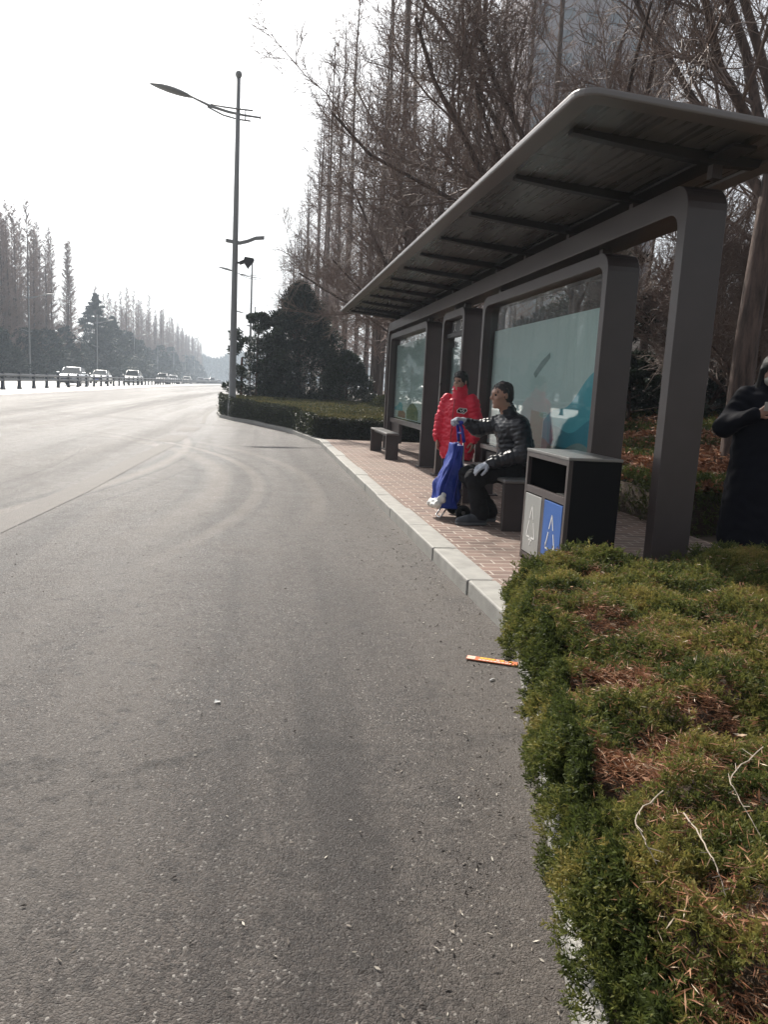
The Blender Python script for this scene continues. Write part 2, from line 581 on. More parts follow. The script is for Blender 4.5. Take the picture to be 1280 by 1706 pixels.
M['hair'] = pmat('black_hair', (0.012, 0.010, 0.010), 0.45, var=0.3, scale=40, bump=0.4, bscale=150)
M['hair_grey'] = pmat('greying_hair', (0.035, 0.032, 0.032), 0.5, var=0.4, scale=50, bump=0.4, bscale=150)
M['red'] = pmat('red_nylon', (0.76, 0.018, 0.055), 0.45, spec=0.4, var=0.12, scale=10, bump=0.25, bscale=28)
M['navy'] = pmat('black_navy_nylon', (0.012, 0.013, 0.019), 0.38, spec=0.5, var=0.2, scale=10, bump=0.2, bscale=30)
M['coat'] = pmat('dark_navy_coat', (0.005, 0.0055, 0.011), 0.75, spec=0.15, var=0.25, scale=8, bump=0.3, bscale=14)
M['trouser'] = pmat('black_cloth', (0.011, 0.011, 0.013), 0.8, spec=0.2, var=0.25, scale=12, bump=0.35, bscale=22)
M['shoe'] = pmat('dark_grey_shoe', (0.05, 0.055, 0.065), 0.6, var=0.2)
M['sole'] = pmat('grey_sole', (0.16, 0.17, 0.18), 0.7, var=0.1)
M['glove'] = pmat('pale_knit_glove', (0.52, 0.55, 0.62), 0.9, var=0.08, scale=60, bump=0.3, bscale=300)
M['mask'] = pmat('pale_face_mask', (0.55, 0.54, 0.50), 0.8, var=0.05)
M['phone'] = pmat('pale_phone_case', (0.50, 0.47, 0.45), 0.35, var=0.04)
M['blue'] = pmat('blue_nylon', (0.011, 0.036, 0.27), 0.55, spec=0.35, var=0.25, scale=10, bump=0.9, bscale=14)
M['bluep'] = pmat('blue_plastic', (0.025, 0.04, 0.40), 0.35, var=0.08)
M['plastic_white'] = pmat('white_plastic_bag', (0.72, 0.72, 0.70), 0.4, var=0.06, bump=0.5, bscale=30)
M['tyre'] = pmat('black_rubber', (0.014, 0.014, 0.015), 0.75, var=0.2)
M['chrome'] = pmat('grey_metal', (0.55, 0.55, 0.56), 0.28, metal=0.9, var=0.05)
M['carglass'] = pmat('car_window_glass', (0.020, 0.028, 0.028), 0.06, spec=0.9, var=0.2)
M['headlight'] = pmat('clear_headlight', (0.62, 0.64, 0.66), 0.12, spec=0.8, var=0.1)
M['orange'] = pmat('orange_printed_card', (0.62, 0.16, 0.06), 0.5, var=0.12, scale=20)
M['yellow'] = pmat('yellow_print', (0.80, 0.50, 0.05), 0.5, var=0.1)
M['pinkwhite'] = pmat('pinkish_white_print', (0.72, 0.52, 0.42), 0.55, var=0.2, scale=60)
M['tower'] = pmat('grey_render_wall', (0.27, 0.235, 0.245), 0.8, var=0.10, scale=0.3)
M['tower_glass'] = pmat('dull_tower_window', (0.10, 0.115, 0.13), 0.25, var=0.3, scale=0.8)
M['palewall'] = pmat('pale_plaster_wall', (0.52, 0.47, 0.42), 0.85, var=0.08, scale=0.6)


def gz(x, y):
    """height of the ground: crowned road, gently climbing away from the bus bay"""
    x = np.asarray(x, float)
    y = np.asarray(y, float)
    t = np.clip((-x - 2.0) / 10.5, 0, 1)
    crown = 0.25 * t * t * (3 - 2 * t)
    t2 = np.clip((-x - 15) / 14, 0, 1)
    crown = crown - 0.12 * t2
    e = np.maximum(y - 19.0, 0)
    rise = 0.8 * (1 - np.exp(-e / 150.0)) * np.clip(e / 12, 0, 1)
    return 0.045 + crown + rise


def g1(x, y):
    return float(gz(x, y))
# ------------------------------------------------------------------ ground, road, kerb, paving
KERB = [(a * 0.967, b * 0.967 if b < 19 else b) for a, b in [(-0.82, -4.0), (1.43, 3.9), (1.43, 18.7), (0.83, 22.3), (-0.24, 25.8), (-1.0, 27.4), (-1.5, 29.0), (-1.75, 31.5), (-1.8, 60.0), (-1.8, 420.0)]]


def kerb_x(y):
    return np.interp(y, [p[1] for p in KERB], [p[0] for p in KERB])


def grid_mesh(name, xs, ys, zf, mat, xf=None, smooth=True):
    xs, ys = np.asarray(xs, float), np.asarray(ys, float)
    XX, YY = np.meshgrid(xs, ys)
    if xf is not None:
        XX = xf(XX, YY)
    ZZ = zf(XX, YY)
    V = np.stack([XX, YY, ZZ], -1).reshape(-1, 3)
    ny, nx = XX.shape
    i = (np.arange(ny - 1)[:, None] * nx + np.arange(nx - 1)[None, :]).ravel()
    F = np.stack([i, i + 1, i + nx + 1, i + nx], -1)
    return np_mesh(name, V, F, mat, smooth=smooth)


ys_far = np.concatenate([np.arange(-12, 40, 1.0), np.arange(40, 120, 4.0), np.arange(120, 440, 15.0), [440, 520, 620]])
struct(grid_mesh('ground', np.concatenate([[-300, -200, -100], np.arange(-60, 20, 4), [20, 40, 80, 160, 300]]),
                 np.concatenate([[-60, -30], ys_far, [760]]), lambda x, y: gz(x, y) - 0.16, M['ground']))
struct(grid_mesh('road', np.concatenate([np.arange(-11.0, 2.1, 0.5)]), ys_far, lambda x, y: gz(x, y), M['asphalt']))
struct(grid_mesh('opposite_carriageway', np.concatenate([np.arange(-27.5, -10.9, 0.75), [-11.0]]), ys_far, lambda x, y: gz(x, y), M['pale_road']))


def mound(x, y):
    t = np.clip((x - 4.1) / 5.5, 0, 1)
    s = np.clip((y - 6.0) / 2.0, 0, 1)
    return 0.62 * t * t * (3 - 2 * t) * s + 0.05 * (NZ(x, y, 0.7) - 0.5) * s


vx = np.concatenate([[0.0, 0.3], np.arange(0.8, 16, 0.6), [18, 22, 30, 45, 70, 120]])
struct(grid_mesh('verge', vx, np.concatenate([np.arange(-4, 60, 0.75), np.arange(60, 420, 12)]), lambda x, y: gz(x, y) + 0.08 + mound(x, y), M['soil'], xf=lambda x, y: kerb_x(y) + 0.19 + x))
struct(grid_mesh('verge', [-120, -80, -50, -40, -34, -30, -27.5], ys_far, lambda x, y: gz(x, y) + 0.08, M['ground']))
struct(grid_mesh('pavement', [1.55, 2.5, 3.3, 4.05], np.arange(3.95, 18.5, 0.5), lambda x, y: 0 * x + 0.1495, M['brick']))

# kerb stones, one structure
mb = MB()
pl = [np.array(p) for p in KERB]
for a, b in zip(pl[:-1], pl[1:]):
    Lg = np.linalg.norm(b - a)
    if a[1] > 59:
        n = 40
    else:
        n = max(1, int(round(Lg / 1.0)))
    d = (b - a) / Lg
    nr = np.array([d[1], -d[0]])
    for i in range(n):
        p, q = a + (b - a) * (i / n), a + (b - a) * ((i + 1) / n)
        p, q = p + d * 0.004, q - d * 0.004
        h = 0.105 + random.uniform(-0.005, 0.003)
        o = random.uniform(-0.008, 0.006)
        zp, zq = g1(*p), g1(*q)
        quad = [p + nr * o, q + nr * o, q + nr * 0.20, p + nr * 0.20]
        zz = [zp, zq, zq, zp]
        v = [(c[0], c[1], z - 0.05) for c, z in zip(quad, zz)] + [(c[0], c[1], z + h) for c, z in zip(quad, zz)]
        mb.add(v, [(0, 1, 2, 3), (7, 6, 5, 4), (0, 4, 5, 1), (1, 5, 6, 2), (2, 6, 7, 3), (3, 7, 4, 0)])
struct(mb.build('kerb', M['kerb'], bevel=0.012))


# worn road paint, thin sheets 4 mm above the asphalt
def road_strip(pts, w, name='road_marking', broken=0.0):
    mb = MB()
    for a, b in zip(pts[:-1], pts[1:]):
        a, b = np.array(a, float), np.array(b, float)
        Lg = np.linalg.norm(b - a)
        d = (b - a) / Lg
        nr = np.array([d[1], -d[0]]) * w * 0.5
        n = max(1, int(Lg / 0.8))
        for i in range(n):
            if random.random() < broken:
                continue
            p, q = a + (b - a) * i / n, a + (b - a) * (i + 1) / n
            c = [p - nr, p + nr, q + nr, q - nr]
            mb.add([(t[0], t[1], g1(t[0], t[1]) + 0.004) for t in c], [(0, 1, 2, 3)])
    return struct(mb.build(name, M['paint_worn']))


road_strip([(-2.30, 5.2), (-2.06, 9.0), (-1.95, 13.0), (-1.82, 16.2)], 0.30)
road_strip([(-1.98, 17.0), (-1.9, 19.0)], 0.5)
road_strip([(-1.92, 20.8), (-1.9, 22.6)], 0.5)
road_strip([(-8.2, 26.6), (-5.0, 25.6), (-2.0, 24.6), (-0.7, 24.2)], 0.12)
road_strip([(-1.75, 24.8), (-1.95, 28.5), (-2.05, 32), (-2.1, 60)], 0.14)
for k in range(12):
    road_strip([(-5.4, 20 + k * 12.0), (-5.4, 24 + k * 12.0)], 0.15)
    road_strip([(-8.4, 18 + k * 12.0), (-8.4, 22 + k * 12.0)], 0.15)

# ------------------------------------------------------------------ median fence
fence = thing('railing_fence', 'long dark blue railing fence with flared posts down the middle of the road', 'fence', (-13.4, 38.0, g1(-13.4, 38)))
prof = [(-0.27, 0.0), (0.27, 0.0), (0.22, 0.05), (0.12, 0.17), (0.095, 0.32), (0.095, 0.84), (0.05, 0.93), (-0.05, 0.93), (-0.095, 0.84), (-0.095, 0.32), (-0.12, 0.17), (-0.22, 0.05)]
FY = [38.0 + 2.85 * k for k in range(-6, 94)]
mbp = MB().prism(prof, (-13.47, 38.0, 0), (0, 1, 0), (0, 0, 1), (0.14, 0, 0))
post0 = mbp.build('post', M['fence'], at=(-13.4, 38.0, 0))
post0.parent = fence
post0.location = (0, 0, 0)
for y in FY:
    if y == 38.0:
        continue
    c = post0.copy()
    COL.objects.link(c)
    c.parent = fence
    c.location = (0, y - 38.0, g1(-13.4, y) - g1(-13.4, 38))
for z, t in ((0.76, 0.085), (0.50, 0.075)):
    mb = MB()
    ry = list(np.arange(20.0, 305, 2.85))
    o0 = None
    pts = [(-13.4, y, g1(-13.4, y) + z) for y in ry]
    mb.tube(pts, t, 6)
    mb.build('rail', M['fence'], fence)


# ------------------------------------------------------------------ street lamps
def make_lamp(label, horn=False):
    r = thing('street_lamp', label, 'street lamp', (0, 0, 0), 'street lamps along both sides of the road')
    MB().lathe([(0.15, 0), (0.15, 0.5), (0.125, 0.52), (0.105, 4), (0.085, 8), (0.065, 11.2)], n=14).build('pole', M['lamp'], r, smooth=True)
    MB().lathe([(0.03, 11.18), (0.09, 11.24), (0.115, 11.32), (0.09, 11.40), (0.02, 11.44)], n=14).build('finial', M['lamp'], r, smooth=True)
    mb = MB()
    mb.tube([(0.72, 0.0, 10.05), (0.2, 0.0, 10.07), (-0.3, 0, 10.12), (-0.9, 0, 10.24), (-1.55, 0, 10.48)], [0.03, 0.035, 0.045, 0.045, 0.03], 6)
    mb.tube([(0.42, 0.07, 9.93), (0.0, 0.09, 9.95), (-0.5, 0.07, 10.03), (-1.0, 0.0, 10.21)], 0.026, 6)
    mb.tube([(0.50, -0.07, 10.22), (0.0, -0.09, 10.22), (-0.5, -0.07, 10.24), (-0.9, 0.0, 10.30)], 0.026, 6)
    for x in (0.25,):
        mb.tube([(x, 0, 9.93), (x, 0, 10.24)], 0.02, 6)
    mb.tube([(0.72, 0, 10.05), (0.76, 0, 10.05)], 0.045, 8)
    mb.build('arm', M['lamp'], r, smooth=True)
    # leaf-shaped lamp head
    mb = MB()
    n = 12
    secs = []
    for i in range(11):
        t = i / 10
        w = 0.20 * math.sin(PI * min(1, t * 0.96 + 0.04)) ** 0.65 + 0.015
        h = 0.085 * math.sin(PI * min(1, t * 0.95 + 0.04)) ** 0.7 + 0.01
        secs.append((-1.5 - 1.35 * t, 10.46 + 0.34 * t - 0.07 * t * t, w, h))
    o = 0
    for (x, z, w, h) in secs:
        for k in range(n):
            a = 2 * PI * k / n
            mb.v.append((x, w * math.cos(a), z + h * math.sin(a)))
    for i in range(10):
        for k in range(n):
            a, b = i * n + k, i * n + (k + 1) % n
            mb.f.append((a, b, b + n, a + n))
            mb.m.append(0)
    mb.f.append(tuple(range(n)))
    mb.f.append(tuple(100 + 20 + k for k in range(n))[::-1])
    mb.m += [0, 0]
    mb.build('lamp_head', M['lamp'], r, smooth=True)
    mb = MB()
    pts = [(-0.32, 6.0), (-0.1, 5.98), (0.15, 5.95), (0.42, 6.03), (0.68, 6.15), (0.98, 6.19)]
    poly = [(x, z - 0.055) for x, z in pts] + [(x, z + 0.055) for x, z in reversed(pts)]
    mb.prism(poly, (0, -0.05, 0), (1, 0, 0), (0, 0, 1), (0, 0.10, 0))
    mb.build('banner_bracket', M['lamp'], r)
    if horn:
        mb = MB()
        mb.tube([(0.05, 0, 5.30), (0.20, 0, 5.30)], 0.04, 8)
        mb.prism([(0.16, 5.24), (0.32, 5.30), (0.44, 5.12), (0.66, 5.42), (0.62, 5.47), (0.33, 5.50), (0.30, 5.40), (0.16, 5.34)], (0, -0.14, 0), (1, 0, 0), (0, 0, 1), (0, 0.28, 0))
        mb.build('horn_speaker', M['frame_dark'], r, bevel=0.01)
    return r


lampA = make_lamp('tall grey street lamp with a horn loudspeaker, rising from the clipped hedge', True)
lampA.location = (-0.98, 28.0, 0.16)
lamp0 = make_lamp('slender street lamp just behind the tall lamp, next to the dark conifer')
lamp0.location = (-0.98, 69.7, g1(-1, 69.7) + 0.1)
c = copy_tree(lamp0)
c.location = (-0.98, 111, g1(-1, 111) + 0.1)
tag(c, 'small street lamp whose head shows low beside the dark conifer top')
for k in range(7):
    c = copy_tree(lamp0)
    y = 105 + 41.3 * k
    c.location = (-28.9, y, g1(-28.9, y))
    c.rotation_euler = (0, 0, PI)
    tag(c, 'pale street lamp beyond the railing fence, before the bare trees' if k > 1 else ('pale street lamp beyond the fence, nearest the tall bare trees' if k == 0 else 'pale street lamp standing in front of the dark cedar'))

# thin post in the island hedge
tag(MB().lathe([(0.045, 0), (0.045, 2.15), (0.03, 2.18)], n=10).build('marker_post', M['rust'], at=(0, 0, 0), smooth=True),
    'rust brown post standing in the hedge behind the tall lamp', 'post').location = (-0.75, 31.5, 0.2)
# ------------------------------------------------------------------ bus shelter
def arcpts(cy, cz, r, a0, a1, n=6):
    return [(cy + r * math.cos(a0 + (a1 - a0) * i / n), cz + r * math.sin(a0 + (a1 - a0) * i / n)) for i in range(n + 1)]


def portal(y0, y1, z0, z1, ts, tt, x0, x1, ro, ri, tilt=0.0):
    out = [(y0, z0)] + arcpts(y0 + ro, z1 - ro, ro, PI, PI / 2) + arcpts(y1 - ro, z1 - ro, ro, PI / 2, 0) + [(y1, z0)]
    a, b, c = y0 + ts, y1 - ts, z1 - tt
    inn = [(a, z0)] + arcpts(a + ri, c - ri, ri, PI, PI / 2) + arcpts(b - ri, c - ri, ri, PI / 2, 0) + [(b, z0)]
    mb = MB()
    n = len(out)
    vs = []
    for x in (x0, x1):
        for ring in (out, inn):
            vs += [(x, p[0], p[1]) for p in ring]
    O0, I0, O1, I1 = 0, n, 2 * n, 3 * n
    f = []
    for i in range(n - 1):
        f.append((O0 + i, O0 + i + 1, I0 + i + 1, I0 + i))
        f.append((O1 + i + 1, O1 + i, I1 + i, I1 + i + 1))
        f.append((O0 + i + 1, O0 + i, O1 + i, O1 + i + 1))
        f.append((I0 + i, I0 + i + 1, I1 + i + 1, I1 + i))
    f.append((O0, I0, I1, O1))
    f.append((I0 + n - 1, O0 + n - 1, O1 + n - 1, I1 + n - 1))
    mb.add(vs, f)
    return mb


def text_mesh(s, size, name, mat, parent, origin, right, up, depth=0.002, mirror=False):
    cu = bpy.data.curves.new(name, 'FONT')
    cu.body = s
    cu.size = size
    cu.extrude = depth
    cu.align_x = 'CENTER'
    cu.align_y = 'CENTER'
    o = bpy.data.objects.new(name, cu)
    COL.objects.link(o)
    dg = bpy.context.evaluated_depsgraph_get()
    me = bpy.data.meshes.new_from_object(o.evaluated_get(dg))
    bpy.data.objects.remove(o)
    me.name = name
    me.materials.clear()
    me.materials.append(mat)
    ob = bpy.data.objects.new(name, me)
    COL.objects.link(ob)
    r, u = Vector(right).normalized(), Vector(up).normalized()
    nrm = r.cross(u)
    if mirror:
        r = -r
    off = Vector(origin)
    mt = Matrix((r, u, nrm)).transposed().to_4x4()
    mt.translation = off
    me.transform(mt)
    if mirror:
        me.flip_normals()
    if parent is not None:
        p, t = parent, Vector((0, 0, 0))
        while p is not None:
            t += p.location
            p = p.parent
        me.transform(Matrix.Translation(-t))
        ob.parent = parent
    return ob


sh = thing('bus_shelter', 'long brown-grey steel bus shelter with flat roof on the brick pavement', 'bus shelter', (2.75, 10.4, 0.15))
FX0, FX1 = 2.60, 2.87
portal(4.68, 16.2, 0.15, 2.74, 0.10, 0.17, FX0, FX1, 0.16, 0.12).build('main_frame', M['frame'], sh, bevel=0.006)
frames = []
for (a, b, zt) in ((5.77, 9.17, 2.50), (10.02, 11.25, 2.50), (12.33, 15.9, 2.50)):
    frames.append(portal(a, b, 0.15, zt, 0.085, 0.10, FX0 + 0.004, FX1 - 0.004, 0.15, 0.11).build('panel_frame', M['frame'], sh, bevel=0.005))
# stub posts between the frames and up to the roof
RIBS = [4.64, 5.68, 6.9, 8.05, 9.05, 10.1, 11.15, 12.2, 13.25, 14.3, 15.35, 16.0]
for y in RIBS:
    mb = MB()
    mb.box(2.70, 2.765, y - 0.03, y + 0.03, 2.742, 2.89)
    mb.build('roof_stub', M['frame'], sh)
for (a, b, zt) in ((5.77, 9.17, 2.50), (10.02, 11.25, 2.50), (12.33, 15.9, 2.50)):
    for y in (a + 0.35, b - 0.35):
        MB().box(2.69, 2.775, y - 0.03, y + 0.03, 2.502, 2.568).build('frame_stub', M['frame'], sh)

for y in (4.73, 16.15, 5.815, 9.125, 10.065, 11.205, 12.375, 15.855):
    mb = MB()
    mb.box(FX0 - 0.045, FX1 + 0.045, y - 0.10, y + 0.10, 0.1505, 0.164)
    pl_ = mb.build('base_plate', M['frame'], sh, bevel=0.003)
    for dx in (FX0 - 0.025, FX1 + 0.025):
        for dy in (-0.07, 0.07):
            MB().lathe([(0.011, 0.1645), (0.011, 0.176), (0.006, 0.180)], (dx, y + dy, 0), 6).build('bolt', M['steel'], pl_)
# roof: rounded slab sloping to the back
RX0, RX1, RY0, RY1 = 1.60, 3.16, 4.08, 16.5


def roof_z(x):
    return 2.935 - 0.055 * (x - RX0)


def round_rect(x0, x1, y0, y1, r, n=6):
    p = []
    for cx_, cy_, a in ((x1 - r, y1 - r, 0), (x0 + r, y1 - r, PI / 2), (x0 + r, y0 + r, PI), (x1 - r, y0 + r, 1.5 * PI)):
        p += [(cx_ + r * math.cos(a + PI / 2 * i / n), cy_ + r * math.sin(a + PI / 2 * i / n)) for i in range(n + 1)]
    return p


rr = round_rect(RX0, RX1, RY0, RY1, 0.13)
ri = round_rect(RX0 + 0.13, RX1 - 0.13, RY0 + 0.13, RY1 - 0.13, 0.05)
mb = MB()
n = len(rr)
vs = [(x, y, roof_z(x)) for x, y in rr] + [(x, y, roof_z(x) + 0.044) for x, y in rr] + [(x, y, roof_z(x)) for x, y in ri] + [(x, y, roof_z(x) + 0.044) for x, y in ri]
f = []
for i in range(n):
    j = (i + 1) % n
    f += [(i, j, n + j, n + i), (2 * n + i, 2 * n + j, j, i), (n + i, n + j, 3 * n + j, 3 * n + i), (3 * n + i, 3 * n + j, 2 * n + j, 2 * n + i)]
mb.add(vs, f)
roof = mb.build('roof', M['roofedge'], sh, bevel=0.012)
mb = MB()
sl = -0.055
x0, x1 = RX0 + 0.125, RX1 - 0.125
ys = [RY0 + 0.125] + [(a + b) / 2 for a, b in zip(RIBS[:-1], RIBS[1:])] + [RY1 - 0.125]
for a, b in zip(ys[:-1], ys[1:]):
    for xa, xb in ((x0, x0 + 0.42), (x0 + 0.424, x0 + 0.86), (x0 + 0.864, x1)):
        q = [(xa, a + 0.003), (xb, a + 0.003), (xb, b - 0.003), (xa, b - 0.003)]
        mb.add([(x, y, roof_z(x) + 0.018) for x, y in q] + [(x, y, roof_z(x) + 0.041) for x, y in q],
               [(3, 2, 1, 0), (4, 5, 6, 7), (0, 1, 5, 4), (1, 2, 6, 5), (2, 3, 7, 6), (3, 0, 4, 7)])
mb.build('roof_sheet', M['roofpanel'], roof)
for y in RIBS:
    mb = MB()
    poly = [(1.78, roof_z(1.78) + 0.016), (1.78, roof_z(1.78) - 0.012), (2.1, roof_z(2.1) - 0.03), (2.5, roof_z(2.5) - 0.045), (2.75, roof_z(2.75) - 0.05), (3.0, roof_z(3.0) - 0.03), (3.02, roof_z(3.02) + 0.016)]
    mb.prism(poly, (0, y - 0.035, 0), (1, 0, 0), (0, 0, 1), (0, 0.07, 0))
    mb.build('roof_rib', M['frame_dark'], roof)
mb = MB()
mb.box(2.66, 2.81, 4.35, 16.3, 2.848, 2.866)
mb.build('roof_spine', M['frame_dark'], roof)


def yz_patch(poly, x, name, mat, parent, t=0.002):
    """flat printed shape in the panel plane; poly in (y, z)"""
    mb = MB()
    mb.prism(poly, (x, 0, 0), (0, 1, 0), (0, 0, 1), (t, 0, 0))
    return mb.build(name, mat, parent)


def wave_poly(y0, y1, zlo, fz, n=24):
    top = [(y0 + (y1 - y0) * i / n, fz(i / n)) for i in range(n + 1)]
    return [(y0, zlo), (y1, zlo)] + top[::-1]


# the large advertising panel
fr = frames[0]
ya, yb = 5.98, 9.07
MB().box(2.742, 2.80, ya, yb, 0.80, 2.12).build('poster', M['poster'], fr)
px = 2.7405
yz_patch(wave_poly(ya, ya + 1.25, 0.86, lambda t: 1.62 - 0.50 * t + 0.05 * math.sin(9 * t)), px, 'poster_print', M['poster_teal'], fr, 0.0012)
yz_patch(wave_poly(ya, ya + 1.05, 0.86, lambda t: 1.18 - 0.12 * t + 0.05 * math.sin(7 * t + 1)), px - 0.0016, 'poster_print', M['poster_deep'], fr, 0.0012)
yz_patch(wave_poly(ya, ya + 1.25, 0.803, lambda t: 0.94 + 0.05 * math.sin(8 * t - 0.6)), px - 0.0032, 'poster_print', M['poster_grey'], fr, 0.0012)
yz_patch(wave_poly(ya + 1.27, ya + 1.62, 0.803, lambda t: 1.22 + 0.02 * t), px, 'poster_print', M['poster_cream'], fr, 0.0012)
yz_patch([(7.2, 1.80), (7.42, 1.72), (7.62, 1.60), (7.55, 1.56), (7.36, 1.66), (7.18, 1.75)], px, 'poster_print', M['poster_grey'], fr, 0.0012)
text_mesh('\u516c\u4ea4\u4e58\u5ba2\u51fa\u884c\u63d0\u793a', 0.085, 'poster_lettering', M['ink'], fr, (px - 0.006, 6.72, 0.885), (0, -1, 0), (0, 0, 1), 0.0006)
text_mesh('\u6587\u660e\u51fa\u884c', 0.075, 'poster_lettering', M['ink'], fr, (px - 0.006, 6.18, 0.875), (0, -1, 0), (0, 0, 1), 0.0006)
MB().box(2.69, 2.698, ya - 0.02, yb + 0.005, 0.79, 2.37).build('glass_pane', M['glass'], fr)
mb = MB()
mb.box(2.66, 2.72, 5.86, 9.08, 0.735, 0.785)
mb.build('bottom_rail', M['roofedge'], fr, bevel=0.004)
MB().box(2.68, 2.80, 5.862, 5.945, 0.79, 2.3).build('panel_edge', M['frame_dark'], fr)
mb = MB()
mb.box(2.67, 2.78, 9.0, 9.083, 0.36, 0.73)
mb.box(2.71, 2.76, 7.4, 8.98, 0.45, 0.70)
mb.build('skirt_panel', M['frame_dark'], fr)

# route panel in the middle
fr = frames[1]
MB().box(2.742, 2.78, 10.14, 11.13, 0.85, 2.02).build('poster', M['poster_grey'], fr)
MB().box(2.66, 2.79, 10.108, 11.162, 2.15, 2.21).build('transom', M['frame_dark'], fr)
MB().box(2.69, 2.698, 10.11, 11.16, 0.82, 2.15).build('glass_pane', M['glass'], fr)
MB().box(2.72, 2.76, 10.13, 11.14, 2.215, 2.385).build('stop_sign_face', M['sign_green'], fr)
text_mesh('\u6587', 0.17, 'sign_lettering', M['white'], fr, (2.717, 10.95, 2.30), (0, -1, 0), (0, 0, 1), 0.001)
text_mesh('\u533a', 0.18, 'sign_lettering', M['white'], fr, (2.717, 10.58, 2.30), (0, -1, 0), (0, 0, 1), 0.001)
MB().box(2.66, 2.76, 10.11, 11.16, 0.76, 0.81).build('bottom_rail', M['roofedge'], fr)

# far advertising panel
fr = frames[2]
ya, yb = 12.44, 15.8
MB().box(2.742, 2.80, ya, yb, 0.84, 2.28).build('poster', M['poster'], fr)
yz_patch(wave_poly(ya + 0.9, ya + 2.0, 0.86, lambda t: 1.02 + 0.14 * math.sin(PI * t)), px, 'poster_print', M['poster_green'], fr, 0.0012)
yz_patch(wave_poly(ya + 2.1, ya + 2.9, 0.86, lambda t: 0.96 + 0.05 * math.sin(PI * t)), px, 'poster_print', M['poster_red'], fr, 0.0012)
yz_patch(wave_poly(ya + 2.4, yb - 0.05, 0.99, lambda t: 1.10 + 0.05 * math.sin(5 * t)), px - 0.0016, 'poster_print', M['poster_teal'], fr, 0.0012)
MB().box(2.69, 2.698, ya - 0.02, yb + 0.01, 0.83, 2.36).build('glass_pane', M['glass'], fr)
MB().box(2.66, 2.72, 12.42, 15.81, 0.74, 0.82).build('bottom_rail', M['frame'], fr)
MB().box(2.70, 2.76, 14.9, 15.81, 0.35, 0.735).build('skirt_panel', M['frame'], fr)


# ------------------------------------------------------------------ benches
def make_bench(label, y0, y1, x0=2.10, x1=2.42, z=0.15):
    b = thing('bench', label, 'bench', ((x0 + x1) / 2, (y0 + y1) / 2, z), 'steel benches under the bus shelter')
    MB().box(x0, x1, y0, y1, z + 0.435, z + 0.47).build('seat', M['bench'], b, bevel=0.012)
    for (ya, yb, sp) in ((y0 + 0.02, y0 + 0.07, -0.03), (y1 - 0.07, y1 - 0.02, 0.03)):
        mb = MB()
        v = [(x0 + 0.005, ya + sp, z), (x1 - 0.005, ya + sp, z), (x1 - 0.005, yb + sp, z), (x0 + 0.005, yb + sp, z),
             (x0 + 0.005, ya, z + 0.433), (x1 - 0.005, ya, z + 0.433), (x1 - 0.005, yb, z + 0.433), (x0 + 0.005, yb, z + 0.433)]
        mb.add(v, [(3, 2, 1, 0), (4, 5, 6, 7), (0, 1, 5, 4), (1, 2, 6, 5), (2, 3, 7, 6), (3, 0, 4, 7)])
        mb.build('leg', M['frame'], b, bevel=0.006)
    MB().box(x0 + 0.06, x0 + 0.10, y0 + 0.10, y1 - 0.10, z + 0.395, z + 0.433).build('stretcher', M['frame_dark'], b)
    return b


make_bench('steel slab bench that the person in black sits on, beside the bin', 6.62, 8.35, 2.19, 2.49)
make_bench('empty steel slab bench at the far end of the shelter', 13.5, 15.45, 2.22, 2.46)

# ------------------------------------------------------------------ litter bin
bx0, bx1, by0, by1, bz0, bz1 = 2.0, 2.37, 4.75, 5.55, 0.15, 0.985
bn = thing('recycling_bin', 'black and grey twin litter bin with a grey door and a blue door', 'litter bin', (2.18, 5.15, 0.15))
mb = MB()
mb.box(bx0 + 0.02, bx1, by0, by0 + 0.02, bz0 + 0.03, bz1 - 0.022)
mb.box(bx0 + 0.02, bx1, by1 - 0.02, by1, bz0 + 0.03, bz1 - 0.022)
mb.box(bx1 - 0.02, bx1 - 0.002, by0 + 0.022, by1 - 0.022, bz0 + 0.03, bz1 - 0.022)
mb.box(bx0 + 0.03, bx1 - 0.022, by0 + 0.022, by1 - 0.022, bz0 + 0.03, bz0 + 0.05)
mb.box(bx0 + 0.03, bx1 - 0.022, by0 + 0.022, by1 - 0.022, 0.60, 0.615)
mb.box(bx0 + 0.05, bx1 - 0.022, (by0 + by1) / 2 - 0.01, (by0 + by1) / 2 + 0.01, bz0 + 0.055, 0.598)
mb.build('body', M['black'], bn)
MB().box(bx0 - 0.004, bx1 + 0.006, by0 - 0.006, by1 + 0.006, bz1 - 0.02, bz1).build('top', M['steel'], bn, bevel=0.003)
mb = MB()
mb.box(bx0, bx0 + 0.03, by0 - 0.002, by0 + 0.034, bz0, bz1 - 0.021)
mb.box(bx0, bx0 + 0.03, by1 - 0.034, by1 + 0.002, bz0, bz1 - 0.021)
mb.box(bx0 + 0.001, bx0 + 0.03, by0 + 0.035, by1 - 0.035, bz1 - 0.058, bz1 - 0.022)
mb.box(bx0 + 0.001, bx0 + 0.03, by0 + 0.035, by1 - 0.035, 0.665, 0.715)
mb.box(bx0 + 0.001, bx0 + 0.03, (by0 + by1) / 2 - 0.025, (by0 + by1) / 2 + 0.025, bz0 + 0.06, 0.664)
mb.box(bx0 + 0.001, bx0 + 0.03, by0 + 0.035, by1 - 0.035, bz0 + 0.02, bz0 + 0.058)
mb.build('front_frame', M['frame'], bn, bevel=0.002)
MB().box(bx0 + 0.05, bx1 - 0.03, by0 + 0.03, by0 + 0.30, 0.70, 0.712).build('inner_ledge', M['steel'], bn)


